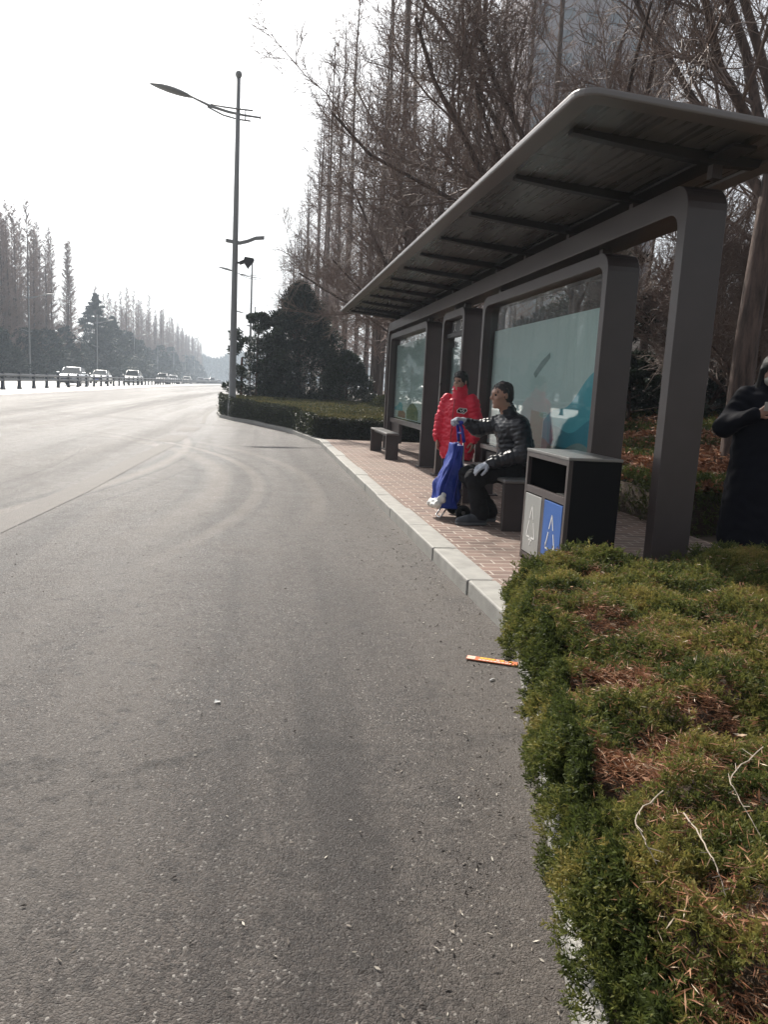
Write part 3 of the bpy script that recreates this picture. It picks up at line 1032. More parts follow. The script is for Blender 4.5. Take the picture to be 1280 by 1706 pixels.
def line_marks(parent, yc, zc, s, tail):
    """triangle of three broken strokes, on the -X face"""
    mb = MB()
    xs = bx0 - 0.0035

    def stroke(p, q, w=0.012):
        p, q = np.array(p), np.array(q)
        d = (q - p) / np.linalg.norm(q - p)
        nr = np.array([-d[1], d[0]]) * w / 2
        mb.prism([tuple(p - nr), tuple(q - nr), tuple(q + nr), tuple(p + nr)], (xs, yc, zc), (0, -1, 0), (0, 0, 1), (0.0015, 0, 0))
    A, B, C = np.array([0, 0.62 * s]), np.array([-0.36 * s, -0.38 * s]), np.array([0.36 * s, -0.38 * s])

    def part(P, Q, a, b):
        stroke(P + (Q - P) * a, P + (Q - P) * b)
    part(A, B, 0.0, 0.42)
    part(A, B, 0.52, 1.0)
    part(A, C, 0.0, 0.42)
    part(A, C, 0.52, 1.0)
    part(B, C, 0.0, 0.4)
    part(B, C, 0.6, 1.0)
    if tail:
        stroke((0, -0.38 * s), (0, -0.62 * s))
        stroke((-0.14 * s, -0.46 * s), (0.14 * s, -0.46 * s))
    else:
        stroke(C, C + np.array([-0.12 * s, 0.10 * s]))
        stroke(B, B + np.array([0.02 * s, 0.16 * s]))
    mb.build('emblem', M['white'], parent)


dg = MB().box(bx0 - 0.0015, bx0 + 0.02, (by0 + by1) / 2 + 0.03, by1 - 0.04, bz0 + 0.065, 0.655).build('door', M['bin_grey'], bn, bevel=0.002)
db = MB().box(bx0 - 0.0015, bx0 + 0.02, by0 + 0.04, (by0 + by1) / 2 - 0.03, bz0 + 0.065, 0.655).build('door', M['bin_blue'], bn, bevel=0.002)
tag(dg, 'grey door with a white triangle emblem')
tag(db, 'blue door with a white triangle emblem')
line_marks(dg, (by0 + 3 * by1) / 4 - 0.005, 0.43, 0.24, True)
line_marks(db, (3 * by0 + by1) / 4 + 0.005, 0.42, 0.24, False)

# ------------------------------------------------------------------ rubbish on the road
lt = thing('packaging_strip', 'orange printed cardboard strip lying on the asphalt by the kerb', 'litter', (1.17, 3.53, 0.045))
p0, p1 = np.array([1.06, 3.588]), np.array([1.29, 3.48])
dd = (p1 - p0) / np.linalg.norm(p1 - p0)
nn = np.array([-dd[1], dd[0]])
L_ = np.linalg.norm(p1 - p0)


def strip(a, b, w0, w1, z, t, name, mat, parent):
    mb = MB()
    q = [p0 + dd * a * L_ + nn * w0, p0 + dd * b * L_ + nn * w0, p0 + dd * b * L_ + nn * w1, p0 + dd * a * L_ + nn * w1]
    v = [(x, y, z) for x, y in q] + [(x, y, z + t) for x, y in q]
    mb.add(v, [(3, 2, 1, 0), (4, 5, 6, 7), (0, 1, 5, 4), (1, 2, 6, 5), (2, 3, 7, 6), (3, 0, 4, 7)])
    return mb.build(name, mat, parent)


strip(0, 1, -0.026, 0.026, 0.050, 0.004, 'card', M['orange'], lt)
strip(0.01, 0.17, -0.023, 0.023, 0.0542, 0.0006, 'print', M['pinkwhite'], lt)
for k in range(4):
    strip(0.26 + 0.075 * k, 0.325 + 0.075 * k, 0.001, 0.022, 0.0542, 0.0006, 'print', M['yellow'], lt)
for k in range(9):
    strip(0.24 + 0.075 * k, 0.30 + 0.075 * k, -0.021, -0.007, 0.0542, 0.0006, 'print', M['pinkwhite'], lt)
for k in range(4):
    strip(0.58 + 0.085 * k, 0.64 + 0.085 * k, 0.002, 0.019, 0.0542, 0.0006, 'print', M['yellow'] if k % 2 else M['pinkwhite'], lt)
tag(MB().tube([(1.088, 3.277, 0.051), (1.103, 3.288, 0.052), (1.118, 3.298, 0.051)], [0.0045, 0.0045, 0.003], 7).build('cigarette_end', M['plastic_white'], at=(1.103, 3.288, 0.045), smooth=True),
    'white cigarette end on the asphalt near the orange strip', 'litter')
mb = MB()
mb.add([(-0.155, 3.07, 0.049), (-0.13, 3.065, 0.056), (-0.132, 3.085, 0.050), (-0.152, 3.088, 0.058)], [(0, 1, 2, 3)])
tag(mb.build('paper_scrap', M['plastic_white'], at=(-0.143, 3.077, 0.045)), 'tiny crumpled white paper scrap alone on the open asphalt', 'litter')
# ------------------------------------------------------------------ plant geometry helpers
def tubes_np(lines, n=3):
    """lines: list of (points (P,3), radii (P,)); returns verts, quads of open tapered tubes"""
    groups = {}
    for p, r in lines:
        groups.setdefault(len(p), []).append((p, r))
    V, F, off = [], [], 0
    for P, ls in groups.items():
        pts = np.array([l[0] for l in ls], float)
        rad = np.array([l[1] for l in ls], float)
        K = len(ls)
        t = np.empty_like(pts)
        t[:, 1:-1] = pts[:, 2:] - pts[:, :-2]
        t[:, 0] = pts[:, 1] - pts[:, 0]
        t[:, -1] = pts[:, -1] - pts[:, -2]
        t /= np.linalg.norm(t, axis=2, keepdims=True) + 1e-9
        md = t.mean(1)
        ref = np.where(np.abs(md[:, 2:3]) < 0.8, np.array([[0, 0, 1.0]]), np.array([[1.0, 0, 0]]))[:, None, :]
        u = np.cross(t, np.broadcast_to(ref, t.shape))
        u /= np.linalg.norm(u, axis=2, keepdims=True) + 1e-9
        w = np.cross(t, u)
        a = np.arange(n) * 2 * PI / n
        ring = pts[:, :, None, :] + rad[:, :, None, None] * (np.cos(a)[None, None, :, None] * u[:, :, None, :] + np.sin(a)[None, None, :, None] * w[:, :, None, :])
        V.append(ring.reshape(-1, 3))
        k = (np.arange(K)[:, None, None] * P + np.arange(P - 1)[None, :, None]) * n
        j = np.arange(n)[None, None, :]
        j2 = (j + 1) % n
        q = np.stack([k + j, k + j2, k + n + j2, k + n + j], -1).reshape(-1, 4) + off
        F.append(q)
        off += K * P * n
    return np.concatenate(V), np.concatenate(F)


def rand_unit(n, rng):
    v = rng.normal(size=(n, 3))
    return v / np.linalg.norm(v, axis=1, keepdims=True)


def leaves_np(pos, nrm, size, rng, aspect=0.5, jitter=0.8):
    """diamond leaves at pos with normals around nrm"""
    n = len(pos)
    d = nrm + jitter * rand_unit(n, rng)
    d /= np.linalg.norm(d, axis=1, keepdims=True)
    s = np.cross(d, rand_unit(n, rng))
    s /= np.linalg.norm(s, axis=1, keepdims=True) + 1e-9
    size = np.asarray(size)[:, None] if np.ndim(size) else size
    a = pos - s * 0.0
    v = np.stack([a, a + d * size * 0.5 + s * size * aspect * 0.5, a + d * size, a + d * size * 0.5 - s * size * aspect * 0.5], 1).reshape(-1, 3)
    f = np.arange(4 * n).reshape(-1, 4)
    return v, f


# ------------------------------------------------------------------ juniper sprigs
def sprig_protos(rng, count=20, nb=15, nl=0.013):
    """unit sprigs pointing +Z (height 1 = whole length): list of (verts, tip weight)"""
    out = []
    for _ in range(count):
        V, T = [], []

        def quad(a, b, w, t0, t1):
            d = b - a
            s = np.cross(d, rng.normal(size=3))
            s = s / (np.linalg.norm(s) + 1e-9) * w
            m = a + d * 0.45
            V.extend([a, m + s, b, m - s])
            T.extend([t0, (t0 + t1) / 2, t1, (t0 + t1) / 2])
        bend = rng.normal(size=2) * 0.18

        def stem(h):
            return np.array([bend[0] * h * h, bend[1] * h * h, h])
        for k in range(nb):
            h = 0.15 + 0.8 * (k + rng.random()) / nb
            az = rng.random() * 2 * PI
            ln = (0.42 - 0.20 * h) * rng.uniform(0.7, 1.25)
            up = rng.uniform(0.55, 1.1)
            d = np.array([math.cos(az), math.sin(az), up])
            d = d / np.linalg.norm(d) * ln
            quad(stem(h), stem(h) + d, rng.uniform(0.032, 0.050), 0.25 + 0.35 * h, 0.45 + 0.5 * h)
        quad(stem(0.0), stem(0.6), 0.018, 0.0, 0.2)
        quad(stem(0.5), stem(1.0), 0.035, 0.5, 1.0)
        out.append((np.array(V), np.array(T)))
    return out


def place_sprigs(pos, dirs, size, tint, rng, protos):
    VV, TT = [], []
    pick = rng.integers(0, len(protos), len(pos))
    for i, (pv, pt) in enumerate(protos):
        s = pick == i
        if not s.any():
            continue
        P, D, S, C = pos[s], dirs[s], size[s], tint[s]
        D = D / np.linalg.norm(D, axis=1, keepdims=True)
        r = rand_unit(len(P), rng)
        U = np.cross(D, r)
        U /= np.linalg.norm(U, axis=1, keepdims=True) + 1e-9
        W = np.cross(D, U)
        q = pv[None, :, 0:1] * U[:, None] + pv[None, :, 1:2] * W[:, None] + pv[None, :, 2:3] * D[:, None]
        VV.append((P[:, None] + q * S[:, None, None]).reshape(-1, 3))
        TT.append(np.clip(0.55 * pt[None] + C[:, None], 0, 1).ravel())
    V = np.concatenate(VV)
    return V, np.arange(len(V)).reshape(-1, 4), np.concatenate(TT)


rg = np.random.default_rng(11)
PROT = sprig_protos(rg, 22, 14)
PROT_S = sprig_protos(rg, 10, 9)
N2, N3, N4 = make_noise(21), make_noise(22), make_noise(23)

# ------------------------------------------------------------------ the near juniper hedge
HB = 4.24


def hedge_left(y):
    return kerb_x(y) - 0.045 + 0.01 * np.clip((2.5 - y) / 1.0, 0, 1) + 0.12 * np.clip((y - 3.35) / 0.5, 0, 1) + 0.08 * (N4(y, 0 * y, 3.0) - 0.5) + 0.04 * (N4(y, 0 * y + 5, 9.0) - 0.5)


def hedge_top(x, y):
    z = 0.475 + 0.12 * (N2(x, y, 2.2) - 0.5) + 0.10 * (N3(x, y, 6.0) - 0.5) + 0.075 * (N4(x, y, 12.0) - 0.5)
    d = np.minimum(x - hedge_left(y), HB - y)
    return z - 0.16 * np.exp(-np.maximum(d, 0) / 0.07)


BARE = [(968, 955, 0.15), (1010, 1045, 0.17), (1065, 1150, 0.20), (1035, 1300, 0.13), (1185, 1195, 0.13), (1205, 1290, 0.10), (1115, 1385, 0.075), (1235, 1345, 0.07), (1195, 1495, 0.05), (1268, 1560, 0.05), (1262, 1690, 0.07), (1150, 1010, 0.10), (1250, 1060, 0.12), (930, 1010, 0.10), (1100, 1250, 0.10)]


def bare(x, y):
    """1 where fallen needles lie in hollows"""
    g = 0 * x
    for px, py, r in BARE:
        c = BARE_XY[(px, py)]
        g = np.maximum(g, np.exp(-((x - c[0]) ** 2 * 0.7 + (y - c[1]) ** 2) / (r * r * 0.95)))
    b = 0.62 * g + 0.5 * N3(x + 3.1, y + 7.7, 9.0) + 0.2 * N2(x, y, 22.0)
    return np.clip((b - 0.64) / 0.14, 0, 1)


def on_z(px, py, z):
    v = RCAM.T @ np.array([px - cx_, py - cy_, f_])
    t = (z - 1.35) / v[2]
    return np.array([v[0] * t, v[1] * t, z])


f_, cx_, cy_ = 1282.0, 640.0, 853.0
RCAM = np.array([[0.98633226, -0.156578, 0.051303], [0.02573636, -0.16113852, -0.98659618], [0.16274614, 0.97443199, -0.15490637]])
BARE_XY = {(a, b): on_z(a, b, 0.45) for a, b, r in BARE}


def build_near_hedge():
    rng = np.random.default_rng(5)
    h = thing('juniper_hedge', 'low clipped juniper hedge strewn with brown needles beside the road, nearest the camera', 'hedge', (3.0, 2.0, 0.13))
    xs, ys = np.linspace(0, 1, 90), np.linspace(-0.6, HB - 0.05, 110)
    Y = ys[:, None] + 0 * xs[None, :]
    Lx = hedge_left(Y) + 0.05
    X = Lx + (7.5 - Lx) * xs[None, :] ** 1.8
    Z = hedge_top(X, Y) - 0.065 - 0.015 * bare(X, Y)
    top = np.stack([X, Y, Z], -1)
    bl = top[:, :1].copy()
    bl[..., 2] = 0.13
    bl[..., 0] += 0.10
    allv = np.concatenate([bl, top], 1)
    bk = allv[-1:].copy()
    bk[..., 2] = 0.13
    allv = np.concatenate([allv, bk], 0)
    ny, nx, _ = allv.shape
    i = (np.arange(ny - 1)[:, None] * nx + np.arange(nx - 1)[None, :]).ravel()
    np_mesh('shade_core', allv.reshape(-1, 3), np.stack([i, i + 1, i + nx + 1, i + nx], -1), M['juniper_core'], h, smooth=True)  # added solid core that blocks light between the sprigs
    # top sprigs
    n = 125000
    y = rng.uniform(0.2, HB, n)
    xr = 0.72 * y + 1.6
    x = hedge_left(y) + (xr - hedge_left(y)) * rng.random(n)
    keep = rng.random(n) > bare(x, y) * 0.97
    x, y = x[keep], y[keep]
    z = hedge_top(x, y)
    e = 0.03
    gx = (hedge_top(x + e, y) - hedge_top(x - e, y)) / (2 * e)
    gy = (hedge_top(x, y + e) - hedge_top(x, y - e)) / (2 * e)
    D = np.stack([-1.1 * gx, -1.1 * gy, np.full_like(x, 1.0)], -1)
    cl = np.stack([N2(x, y, 11) - 0.5, N3(x, y, 11) - 0.5, 0 * x], -1) * 2.0
    D = D + cl + 0.38 * rng.normal(size=D.shape)
    D[:, 2] = np.maximum(D[:, 2], 0.25)
    S = rng.uniform(0.030, 0.058, len(x)) * (0.86 + 0.22 * np.clip(y - 1.4, 0, 2.5))
    pos = np.stack([x, y, z - S * 0.75 + 0.012 * rng.normal(size=len(x))], -1)
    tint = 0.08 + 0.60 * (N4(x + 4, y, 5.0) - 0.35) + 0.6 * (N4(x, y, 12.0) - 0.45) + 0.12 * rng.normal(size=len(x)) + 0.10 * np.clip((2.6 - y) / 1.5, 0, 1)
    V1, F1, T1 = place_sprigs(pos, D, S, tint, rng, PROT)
    # side sprigs along the kerb and at the back
    n = 26000
    y = rng.uniform(0.4, HB, n)
    t = rng.random(n) ** 0.8
    xl = hedge_left(y)
    bul = 0.05 * np.sin(PI * t) + 0.05 * (N3(y, t, 7.0) - 0.4)
    x = xl + 0.10 - bul + 0.06 * (1 - t)
    low = 0.17 + 0.10 * (N2(y, 0 * y, 2.0) - 0.3) + 0.14 * np.clip((y - 2.2) / 0.5, 0, 1) * np.clip((3.0 - y) / 0.4, 0, 1)
    z = low + (hedge_top(xl + 0.12, y) - low) * t
    D = np.stack([-1.0 + 0 * x, 0 * x, 0.55 + 0 * x], -1) + 0.5 * rng.normal(size=(n, 3))
    S = rng.uniform(0.035, 0.07, n)
    D /= np.linalg.norm(D, axis=1, keepdims=True)
    pos = np.stack([x, y, z], -1) - D * S[:, None] * 0.45
    tint = -0.14 + 0.3 * (N4(y, t, 5.0) - 0.4) + 0.10 * rng.normal(size=n)  # lower tint paints the shade of the road-side face into the leaves
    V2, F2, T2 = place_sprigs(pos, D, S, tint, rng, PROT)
    n = 9000
    xl = hedge_left(np.array([HB]))[0]
    x = xl + (5.2 - xl) * rng.random(n)
    t = rng.random(n)
    z = 0.16 + (hedge_top(x, 0 * x + HB - 0.1) - 0.16) * t
    y = HB + 0.02 + 0.03 * rng.normal(size=n)
    D = np.stack([0 * x, 0.7 + 0 * x, 0.8 + 0 * x], -1) + 0.5 * rng.normal(size=(n, 3))
    S = rng.uniform(0.06, 0.10, n)
    pos = np.stack([x, y - 0.06, z - 0.02], -1)
    V3, F3, T3 = place_sprigs(pos, D, S, 0.12 + 0.12 * rng.normal(size=n), rng, PROT)
    V = np.concatenate([V1, V2, V3])
    F = np.concatenate([F1, F2 + len(V1), F3 + len(V1) + len(V2)])
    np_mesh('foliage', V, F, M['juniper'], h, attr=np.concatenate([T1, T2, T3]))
    # fallen needles
    n = 420000
    y = rng.uniform(0.2, HB - 0.05, n)
    x = hedge_left(y) + 0.08 + (0.72 * y + 1.6 - hedge_left(y)) * rng.random(n)
    b = bare(x, y)
    keep = rng.random(n) < np.clip(b * 1.0 + 0.035 + 0.10 * (N2(x + 2, y + 2, 3.0) > 0.62), 0, 1)
    x, y, b = x[keep], y[keep], b[keep]
    z = hedge_top(x, y) - 0.016 - 0.024 * b + 0.028 * rng.random(len(x)) + 0.02 * (1 - b)
    d = rand_unit(len(x), rng)
    d[:, 2] *= 0.28
    V, F = leaves_np(np.stack([x, y, z], -1), d, rng.uniform(0.012, 0.040, len(x)), rng, aspect=0.08, jitter=0.25)
    tn = np.repeat(np.clip(rng.normal(0.45, 0.26, len(x)), 0, 1), 4)
    m2 = rng.random(len(x)) < 0.018
    Vb, Fb = leaves_np(np.stack([x, y, z + 0.006], -1)[m2], d[m2], rng.uniform(0.012, 0.034, m2.sum()), rng, aspect=0.34, jitter=0.3)
    tb = np.repeat(rng.uniform(0.3, 1.0, m2.sum()), 4)
    o = np_mesh('fallen_needles', np.concatenate([V, Vb]), np.concatenate([F, Fb + len(V)]), M['needle'], h, attr=np.concatenate([tn, tb]))
    o['kind'] = 'stuff'
    o['label'] = 'dry brown needles lying in the hollows of the hedge'
    # woody stems low on the side
    ls = []
    for yy in np.linspace(1.0, 3.7, 12):
        yy += rng.normal() * 0.05
        xl = float(hedge_left(np.array([yy]))[0])
        p = np.array([xl + 0.14, yy, 0.13])
        pts = [p + np.array([-0.02 * k + 0.03 * rng.normal(), 0.03 * rng.normal(), 0.07 * k]) for k in range(5)]
        ls.append((pts, [0.008, 0.007, 0.006, 0.005, 0.003]))
    for l in ls:
        V, F = tubes_np([l], 5)
        np_mesh('stem', V, F, M['bark'], h)


build_near_hedge()

# pale dead stems lying on the hedge: things of their own
DEAD = [([(1140, 1355, 0.56), (1175, 1405, 0.575), (1195, 1445, 0.57), (1210, 1492, 0.54)], 'long pale dead stem lying across the middle of the juniper hedge'),
        ([(1105, 1318, 0.56), (1062, 1358, 0.585), (1075, 1400, 0.57), (1095, 1440, 0.54)], 'bent pale dead stem beside the brown needle patch on the hedge'),
        ([(1272, 1245, 0.55), (1222, 1290, 0.60), (1230, 1325, 0.59), (1268, 1392, 0.55)], 'curved pale dead stem at the outer edge of the hedge, farthest from the road')]

for pts, lab in DEAD:
    P = [on_z(*p) for p in pts]
    Q = []
    PE = [2 * P[0] - P[1]] + P + [2 * P[-1] - P[-2]]
    for i in range(len(P) - 1):
        for k in range(6):
            t = k / 6
            a_, b_, c_, d_ = PE[i:i + 4]
            q = 0.5 * (2 * b_ + (c_ - a_) * t + (2 * a_ - 5 * b_ + 4 * c_ - d_) * t * t + (3 * b_ - a_ - 3 * c_ + d_) * t ** 3)
            Q.append(q + np.random.default_rng(i * 7 + k).normal(size=3) * 0.0012)
    Q.append(P[-1])
    rad = [0.0015 - 0.0008 * i / len(Q) for i in range(len(Q))]
    mb = MB().tube(Q, rad, 5)
    rr_ = np.random.default_rng(len(lab))
    for i in range(2, len(Q) - 1, 3):
        d = rr_.normal(size=3)
        d[2] = abs(d[2]) * 0.3
        mb.tube([Q[i], Q[i] + d * 0.016], [0.0010, 0.0006], 4)
    c0 = np.mean(Q, axis=0)
    tag(mb.build('dead_stem', M['straw'], at=c0), lab, 'dead stem', 'dead stems on the hedge')

# ------------------------------------------------------------------ ground cover behind the shelter


def bed_z(x, y):
    return gz(x, y) + 0.08 + mound(x, y)


def build_bed():
    rng = np.random.default_rng(15)
    h = thing('juniper_bed', 'leaf-strewn juniper ground cover on the raised bed behind the bus shelter', 'plant bed', (6.5, 12.0, 0.2))
    n = 26000
    y = 6.7 + 14.5 * rng.random(n) ** 1.4
    x = 3.98 + rng.random(n) * (3.0 + 0.65 * (y - 5.5))
    nz = N3(x, y, 0.8) * 0.6 + N4(x, y, 2.1) * 0.4
    keep = (nz < 0.50) | (x < 4.5) | (y < 7.1)
    keep &= rng.random(n) < 0.95
    xx, yy = x[keep], y[keep]
    edge = np.minimum(xx - 3.98, yy - 6.7)
    t = rng.random(len(xx))
    hh = 0.52 + 0.16 * (N2(xx, yy, 1.6) - 0.5)
    zz = bed_z(xx, yy) - 0.05 + np.where(edge < 0.12, hh * t, hh)
    D = np.stack([np.where(edge < 0.12, -0.8, 0.0), np.where(edge < 0.12, -0.5, 0.0), 1 + 0 * xx], -1) + 0.45 * rng.normal(size=(len(xx), 3))
    S = rng.uniform(0.10, 0.2, len(xx))
    V, F, T = place_sprigs(np.stack([xx, yy, zz - S * 0.5], -1), D, S, 0.02 + 0.10 * rng.normal(size=len(xx)), rng, PROT_S)
    np_mesh('foliage', V, F, M['juniper'], h, attr=T)
    gx, gy = np.linspace(4.06, 14, 60), np.linspace(6.78, 24, 70)
    X, Y = np.meshgrid(gx, gy)
    Z = bed_z(X, Y) + 0.36 + 0.14 * (N2(X, Y, 1.6) - 0.5)
    A = np.stack([X, Y, Z], -1)
    f0 = A[:1].copy()
    f0[..., 2] = 0.12
    A = np.concatenate([f0, A], 0)
    l0 = A[:, :1].copy()
    l0[..., 2] = 0.12
    A = np.concatenate([l0, A], 1)
    ny, nx, _ = A.shape
    i = (np.arange(ny - 1)[:, None] * nx + np.arange(nx - 1)[None, :]).ravel()
    np_mesh('shade_core', A.reshape(-1, 3), np.stack([i, i + 1, i + nx + 1, i + nx], -1), M['juniper_core'], h, smooth=True)  # added dark core under the ground cover, stops light passing through
    n = 60000
    y = 6.8 + 16 * rng.random(n) ** 1.5
    x = 4.1 + rng.random(n) * (3.0 + 0.65 * (y - 5.5))
    nz = N3(x, y, 0.8) * 0.6 + N4(x, y, 2.1) * 0.4
    keep = rng.random(n) < np.where(nz > 0.47, 0.95, 0.10)
    x, y = x[keep], y[keep]
    z = bed_z(x, y) + 0.40 + 0.14 * (N2(x, y, 1.6) - 0.5) + 0.05 * rng.random(len(x)) + np.where(nz[keep] < 0.47, 0.08, 0.0)
    d = rand_unit(len(x), rng)
    d[:, 2] *= 0.3
    V, F = leaves_np(np.stack([x, y, z], -1), d, rng.uniform(0.05, 0.12, len(x)), rng, aspect=0.38, jitter=0.3)
    o = np_mesh('fallen_leaves', V, F, M['needle'], h, attr=np.repeat(np.clip(rng.normal(0.42, 0.2, len(x)), 0, 1), 4))
    o['kind'] = 'stuff'


build_bed()


# ------------------------------------------------------------------ clipped box hedge on the island
def build_island_hedge():
    rng = np.random.default_rng(25)
    h = thing('box_hedge', 'broad flat-topped clipped hedge on the island beyond the bus bay', 'hedge', (2.0, 23.0, 0.15))

    def left(y):
        return kerb_x(y) + 0.10 + 0.05 * (N4(y, 0 * y, 1.5) - 0.5)

    def top(x, y):
        return 0.62 + gz(x, y) + 0.015 * (y - 18.7) + 0.07 * (N2(x, y, 0.9) - 0.5) + 0.05 * (N3(x, y, 3.0) - 0.5)
    y0, y1, xr = 18.95, 30.5, 9.0
    ys = np.linspace(y0 + 0.05, y1, 50)
    t = np.linspace(0, 1, 40)
    Y = ys[:, None] + 0 * t[None, :]
    L = left(Y) + 0.05
    X = L + (xr - L) * t[None, :]
    A = np.stack([X, Y, top(X, Y) - 0.05], -1)
    bl = A[:, :1].copy()
    bl[..., 2] = 0.1
    A = np.concatenate([bl, A], 1)
    f0 = A[:1].copy()
    f0[..., 2] = 0.1
    b0 = A[-1:].copy()
    b0[..., 2] = 0.1
    A = np.concatenate([f0, A, b0], 0)
    ny, nx, _ = A.shape
    i = (np.arange(ny - 1)[:, None] * nx + np.arange(nx - 1)[None, :]).ravel()
    np_mesh('shade_core', A.reshape(-1, 3), np.stack([i, i + 1, i + nx + 1, i + nx], -1), M['juniper_core'], h, smooth=True)  # added dark core, keeps light out of the hedge inside
    Vs, Fs, Ts, off = [], [], [], 0

    def put(pos, nrm, size, tint):
        nonlocal off
        v, f = leaves_np(pos, nrm, size, rng, aspect=0.55, jitter=0.8)
        Vs.append(v)
        Fs.append(f + off)
        Ts.append(np.repeat(np.clip(tint, 0, 1), 4))
        off += len(v)
    n = 60000
    y = rng.uniform(y0, y1, n)
    x = left(y) + (5.5 - left(y)) * rng.random(n)
    z = top(x, y) - 0.05 + 0.05 * rng.random(n)
    brown = np.clip((N4(x, y, 0.9) - 0.45) * 3, 0, 1)
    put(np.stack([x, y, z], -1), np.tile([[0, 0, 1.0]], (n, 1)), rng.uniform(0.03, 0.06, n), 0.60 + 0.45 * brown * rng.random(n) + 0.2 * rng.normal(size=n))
    n = 26000
    y = rng.uniform(y0, y1, n)
    tt = rng.random(n)
    x = left(y) + 0.04 * rng.normal(size=n)
    z = 0.13 + gz(x, y) + (top(x, y) - 0.15) * tt
    put(np.stack([x, y, z], -1), np.tile([[-1.0, -0.1, 0.3]], (n, 1)), rng.uniform(0.03, 0.06, n), 0.2 + 0.16 * rng.normal(size=n))  # sides tinted darker than the top, painting in their shade
    n = 26000
    x = left(np.array([y0]))[0] + (7.5 - left(np.array([y0]))[0]) * rng.random(n)
    tt = rng.random(n)
    y = y0 + 0.04 * rng.normal(size=n)
    z = 0.16 + (top(x, y) - 0.17) * tt
    put(np.stack([x, y, z], -1), np.tile([[0.0, -1.0, 0.3]], (n, 1)), rng.uniform(0.03, 0.06, n), 0.2 + 0.16 * rng.normal(size=n))  # near face carries the same painted shade
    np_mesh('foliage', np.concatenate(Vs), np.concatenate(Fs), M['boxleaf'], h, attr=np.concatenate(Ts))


build_island_hedge()


# ------------------------------------------------------------------ evergreen trees and shrubs
def evergreen(name, label, cat, loc, H, R, mat, seed, n=16000, leaf=0.14, shape='cone', clump=60, group=None, skirt=0.05, trunk=True, aspect=0.4, fluff=1.0):
    rng = np.random.default_rng(seed)
    root = thing(name, label, cat, (0, 0, 0), group)
    # clump centres through the crown
    t = rng.random(clump) ** 0.8
    az = rng.random(clump) * 2 * PI
    if shape == 'cone':
        prof = (1 - t) ** 0.95 * rng.uniform(0.55, 1.25, clump)
    elif shape == 'egg':
        prof = (1 - t ** 1.5) ** 0.85 * rng.uniform(0.62, 1.2, clump)
    elif shape == 'round':
        prof = np.sqrt(np.clip(1 - (2 * t - 0.9) ** 2 / 1.25, 0.02, 1))
    else:
        prof = np.sqrt(np.clip(1 - (t * 1.05) ** 2, 0.02, 1)) * (0.8 + 0.2 * np.sin(7 * t))
    rr_ = R * prof * (0.55 + 0.5 * np.sqrt(rng.random(clump)))
    C = np.stack([rr_ * np.cos(az), rr_ * np.sin(az), H * (skirt + (1 - skirt) * t)], -1)
    cs = fluff * (0.13 + 0.14 * rng.random(clump)) * R * (0.40 + 0.8 * prof)
    if shape == 'cone':
        q = max(5, clump // 14)
        t[:q] = np.linspace(0.84, 1.0, q)
        C[:q] = np.stack([0.03 * R * rng.normal(size=q), 0.03 * R * rng.normal(size=q), H * t[:q]], -1)
        cs *= (1.05 - 0.8 * t)
    ctint = rng.normal(0.35, 0.16, clump)
    k = rng.integers(0, clump, n)
    u = rand_unit(n, rng)
    rad = cs[k] * (0.35 + 0.75 * rng.random(n) ** 0.5)
    off = u * rad[:, None]
    if shape == 'cone':
        ra = np.stack([np.cos(az), np.sin(az), 0 * az], -1)[k]
        off += ra * (off * ra).sum(1, keepdims=True) * 0.9
        off[:, 2] = off[:, 2] * 0.5 - 0.12 * np.abs((off * ra).sum(1))
    else:
        off[:, 2] *= 0.75
    pos = C[k] + off
    pos[:, 2] = np.maximum(pos[:, 2], 0.02 * H)
    out = C[k] * np.array([1, 1, 0.15]) + off * 1.2
    out = out / (np.linalg.norm(out, axis=1, keepdims=True) + 1e-6) + np.array([0, 0, 0.25])
    v, f = leaves_np(pos, out, rng.uniform(0.6, 1.3, n) * leaf * (1 - (0.6 * t[k] if shape == 'cone' else 0)), rng, aspect=aspect, jitter=0.7)
    tint = np.clip(ctint[k] + 0.13 * rng.normal(size=n), 0, 1)
    np_mesh('crown', v, f, mat, root, attr=np.repeat(tint, 4))
    ls = [([(0, 0, -0.1), (0.01 * R, 0, H * 0.3), (0, 0.02 * R, H * 0.6), (0, 0, H * 0.93)], [0.035 * H ** 0.8, 0.028 * H ** 0.8, 0.016 * H ** 0.8, 0.006])]
    for c in C[::2]:
        z0 = max(0.05, c[2] * 0.8 - 0.1)
        ls.append(([(0, 0, z0), tuple(c * np.array([0.5, 0.5, 0]) + np.array([0, 0, (z0 + c[2]) / 2])), tuple(c * 0.98 + np.array([0, 0, 0.02])), tuple(c + np.array([0, 0, 0.06]))], [0.016, 0.011, 0.006, 0.003]))
    V, F = tubes_np(ls, 5)
    np_mesh('trunk', V, F, M['bark'], root)
    root.location = loc
    return root


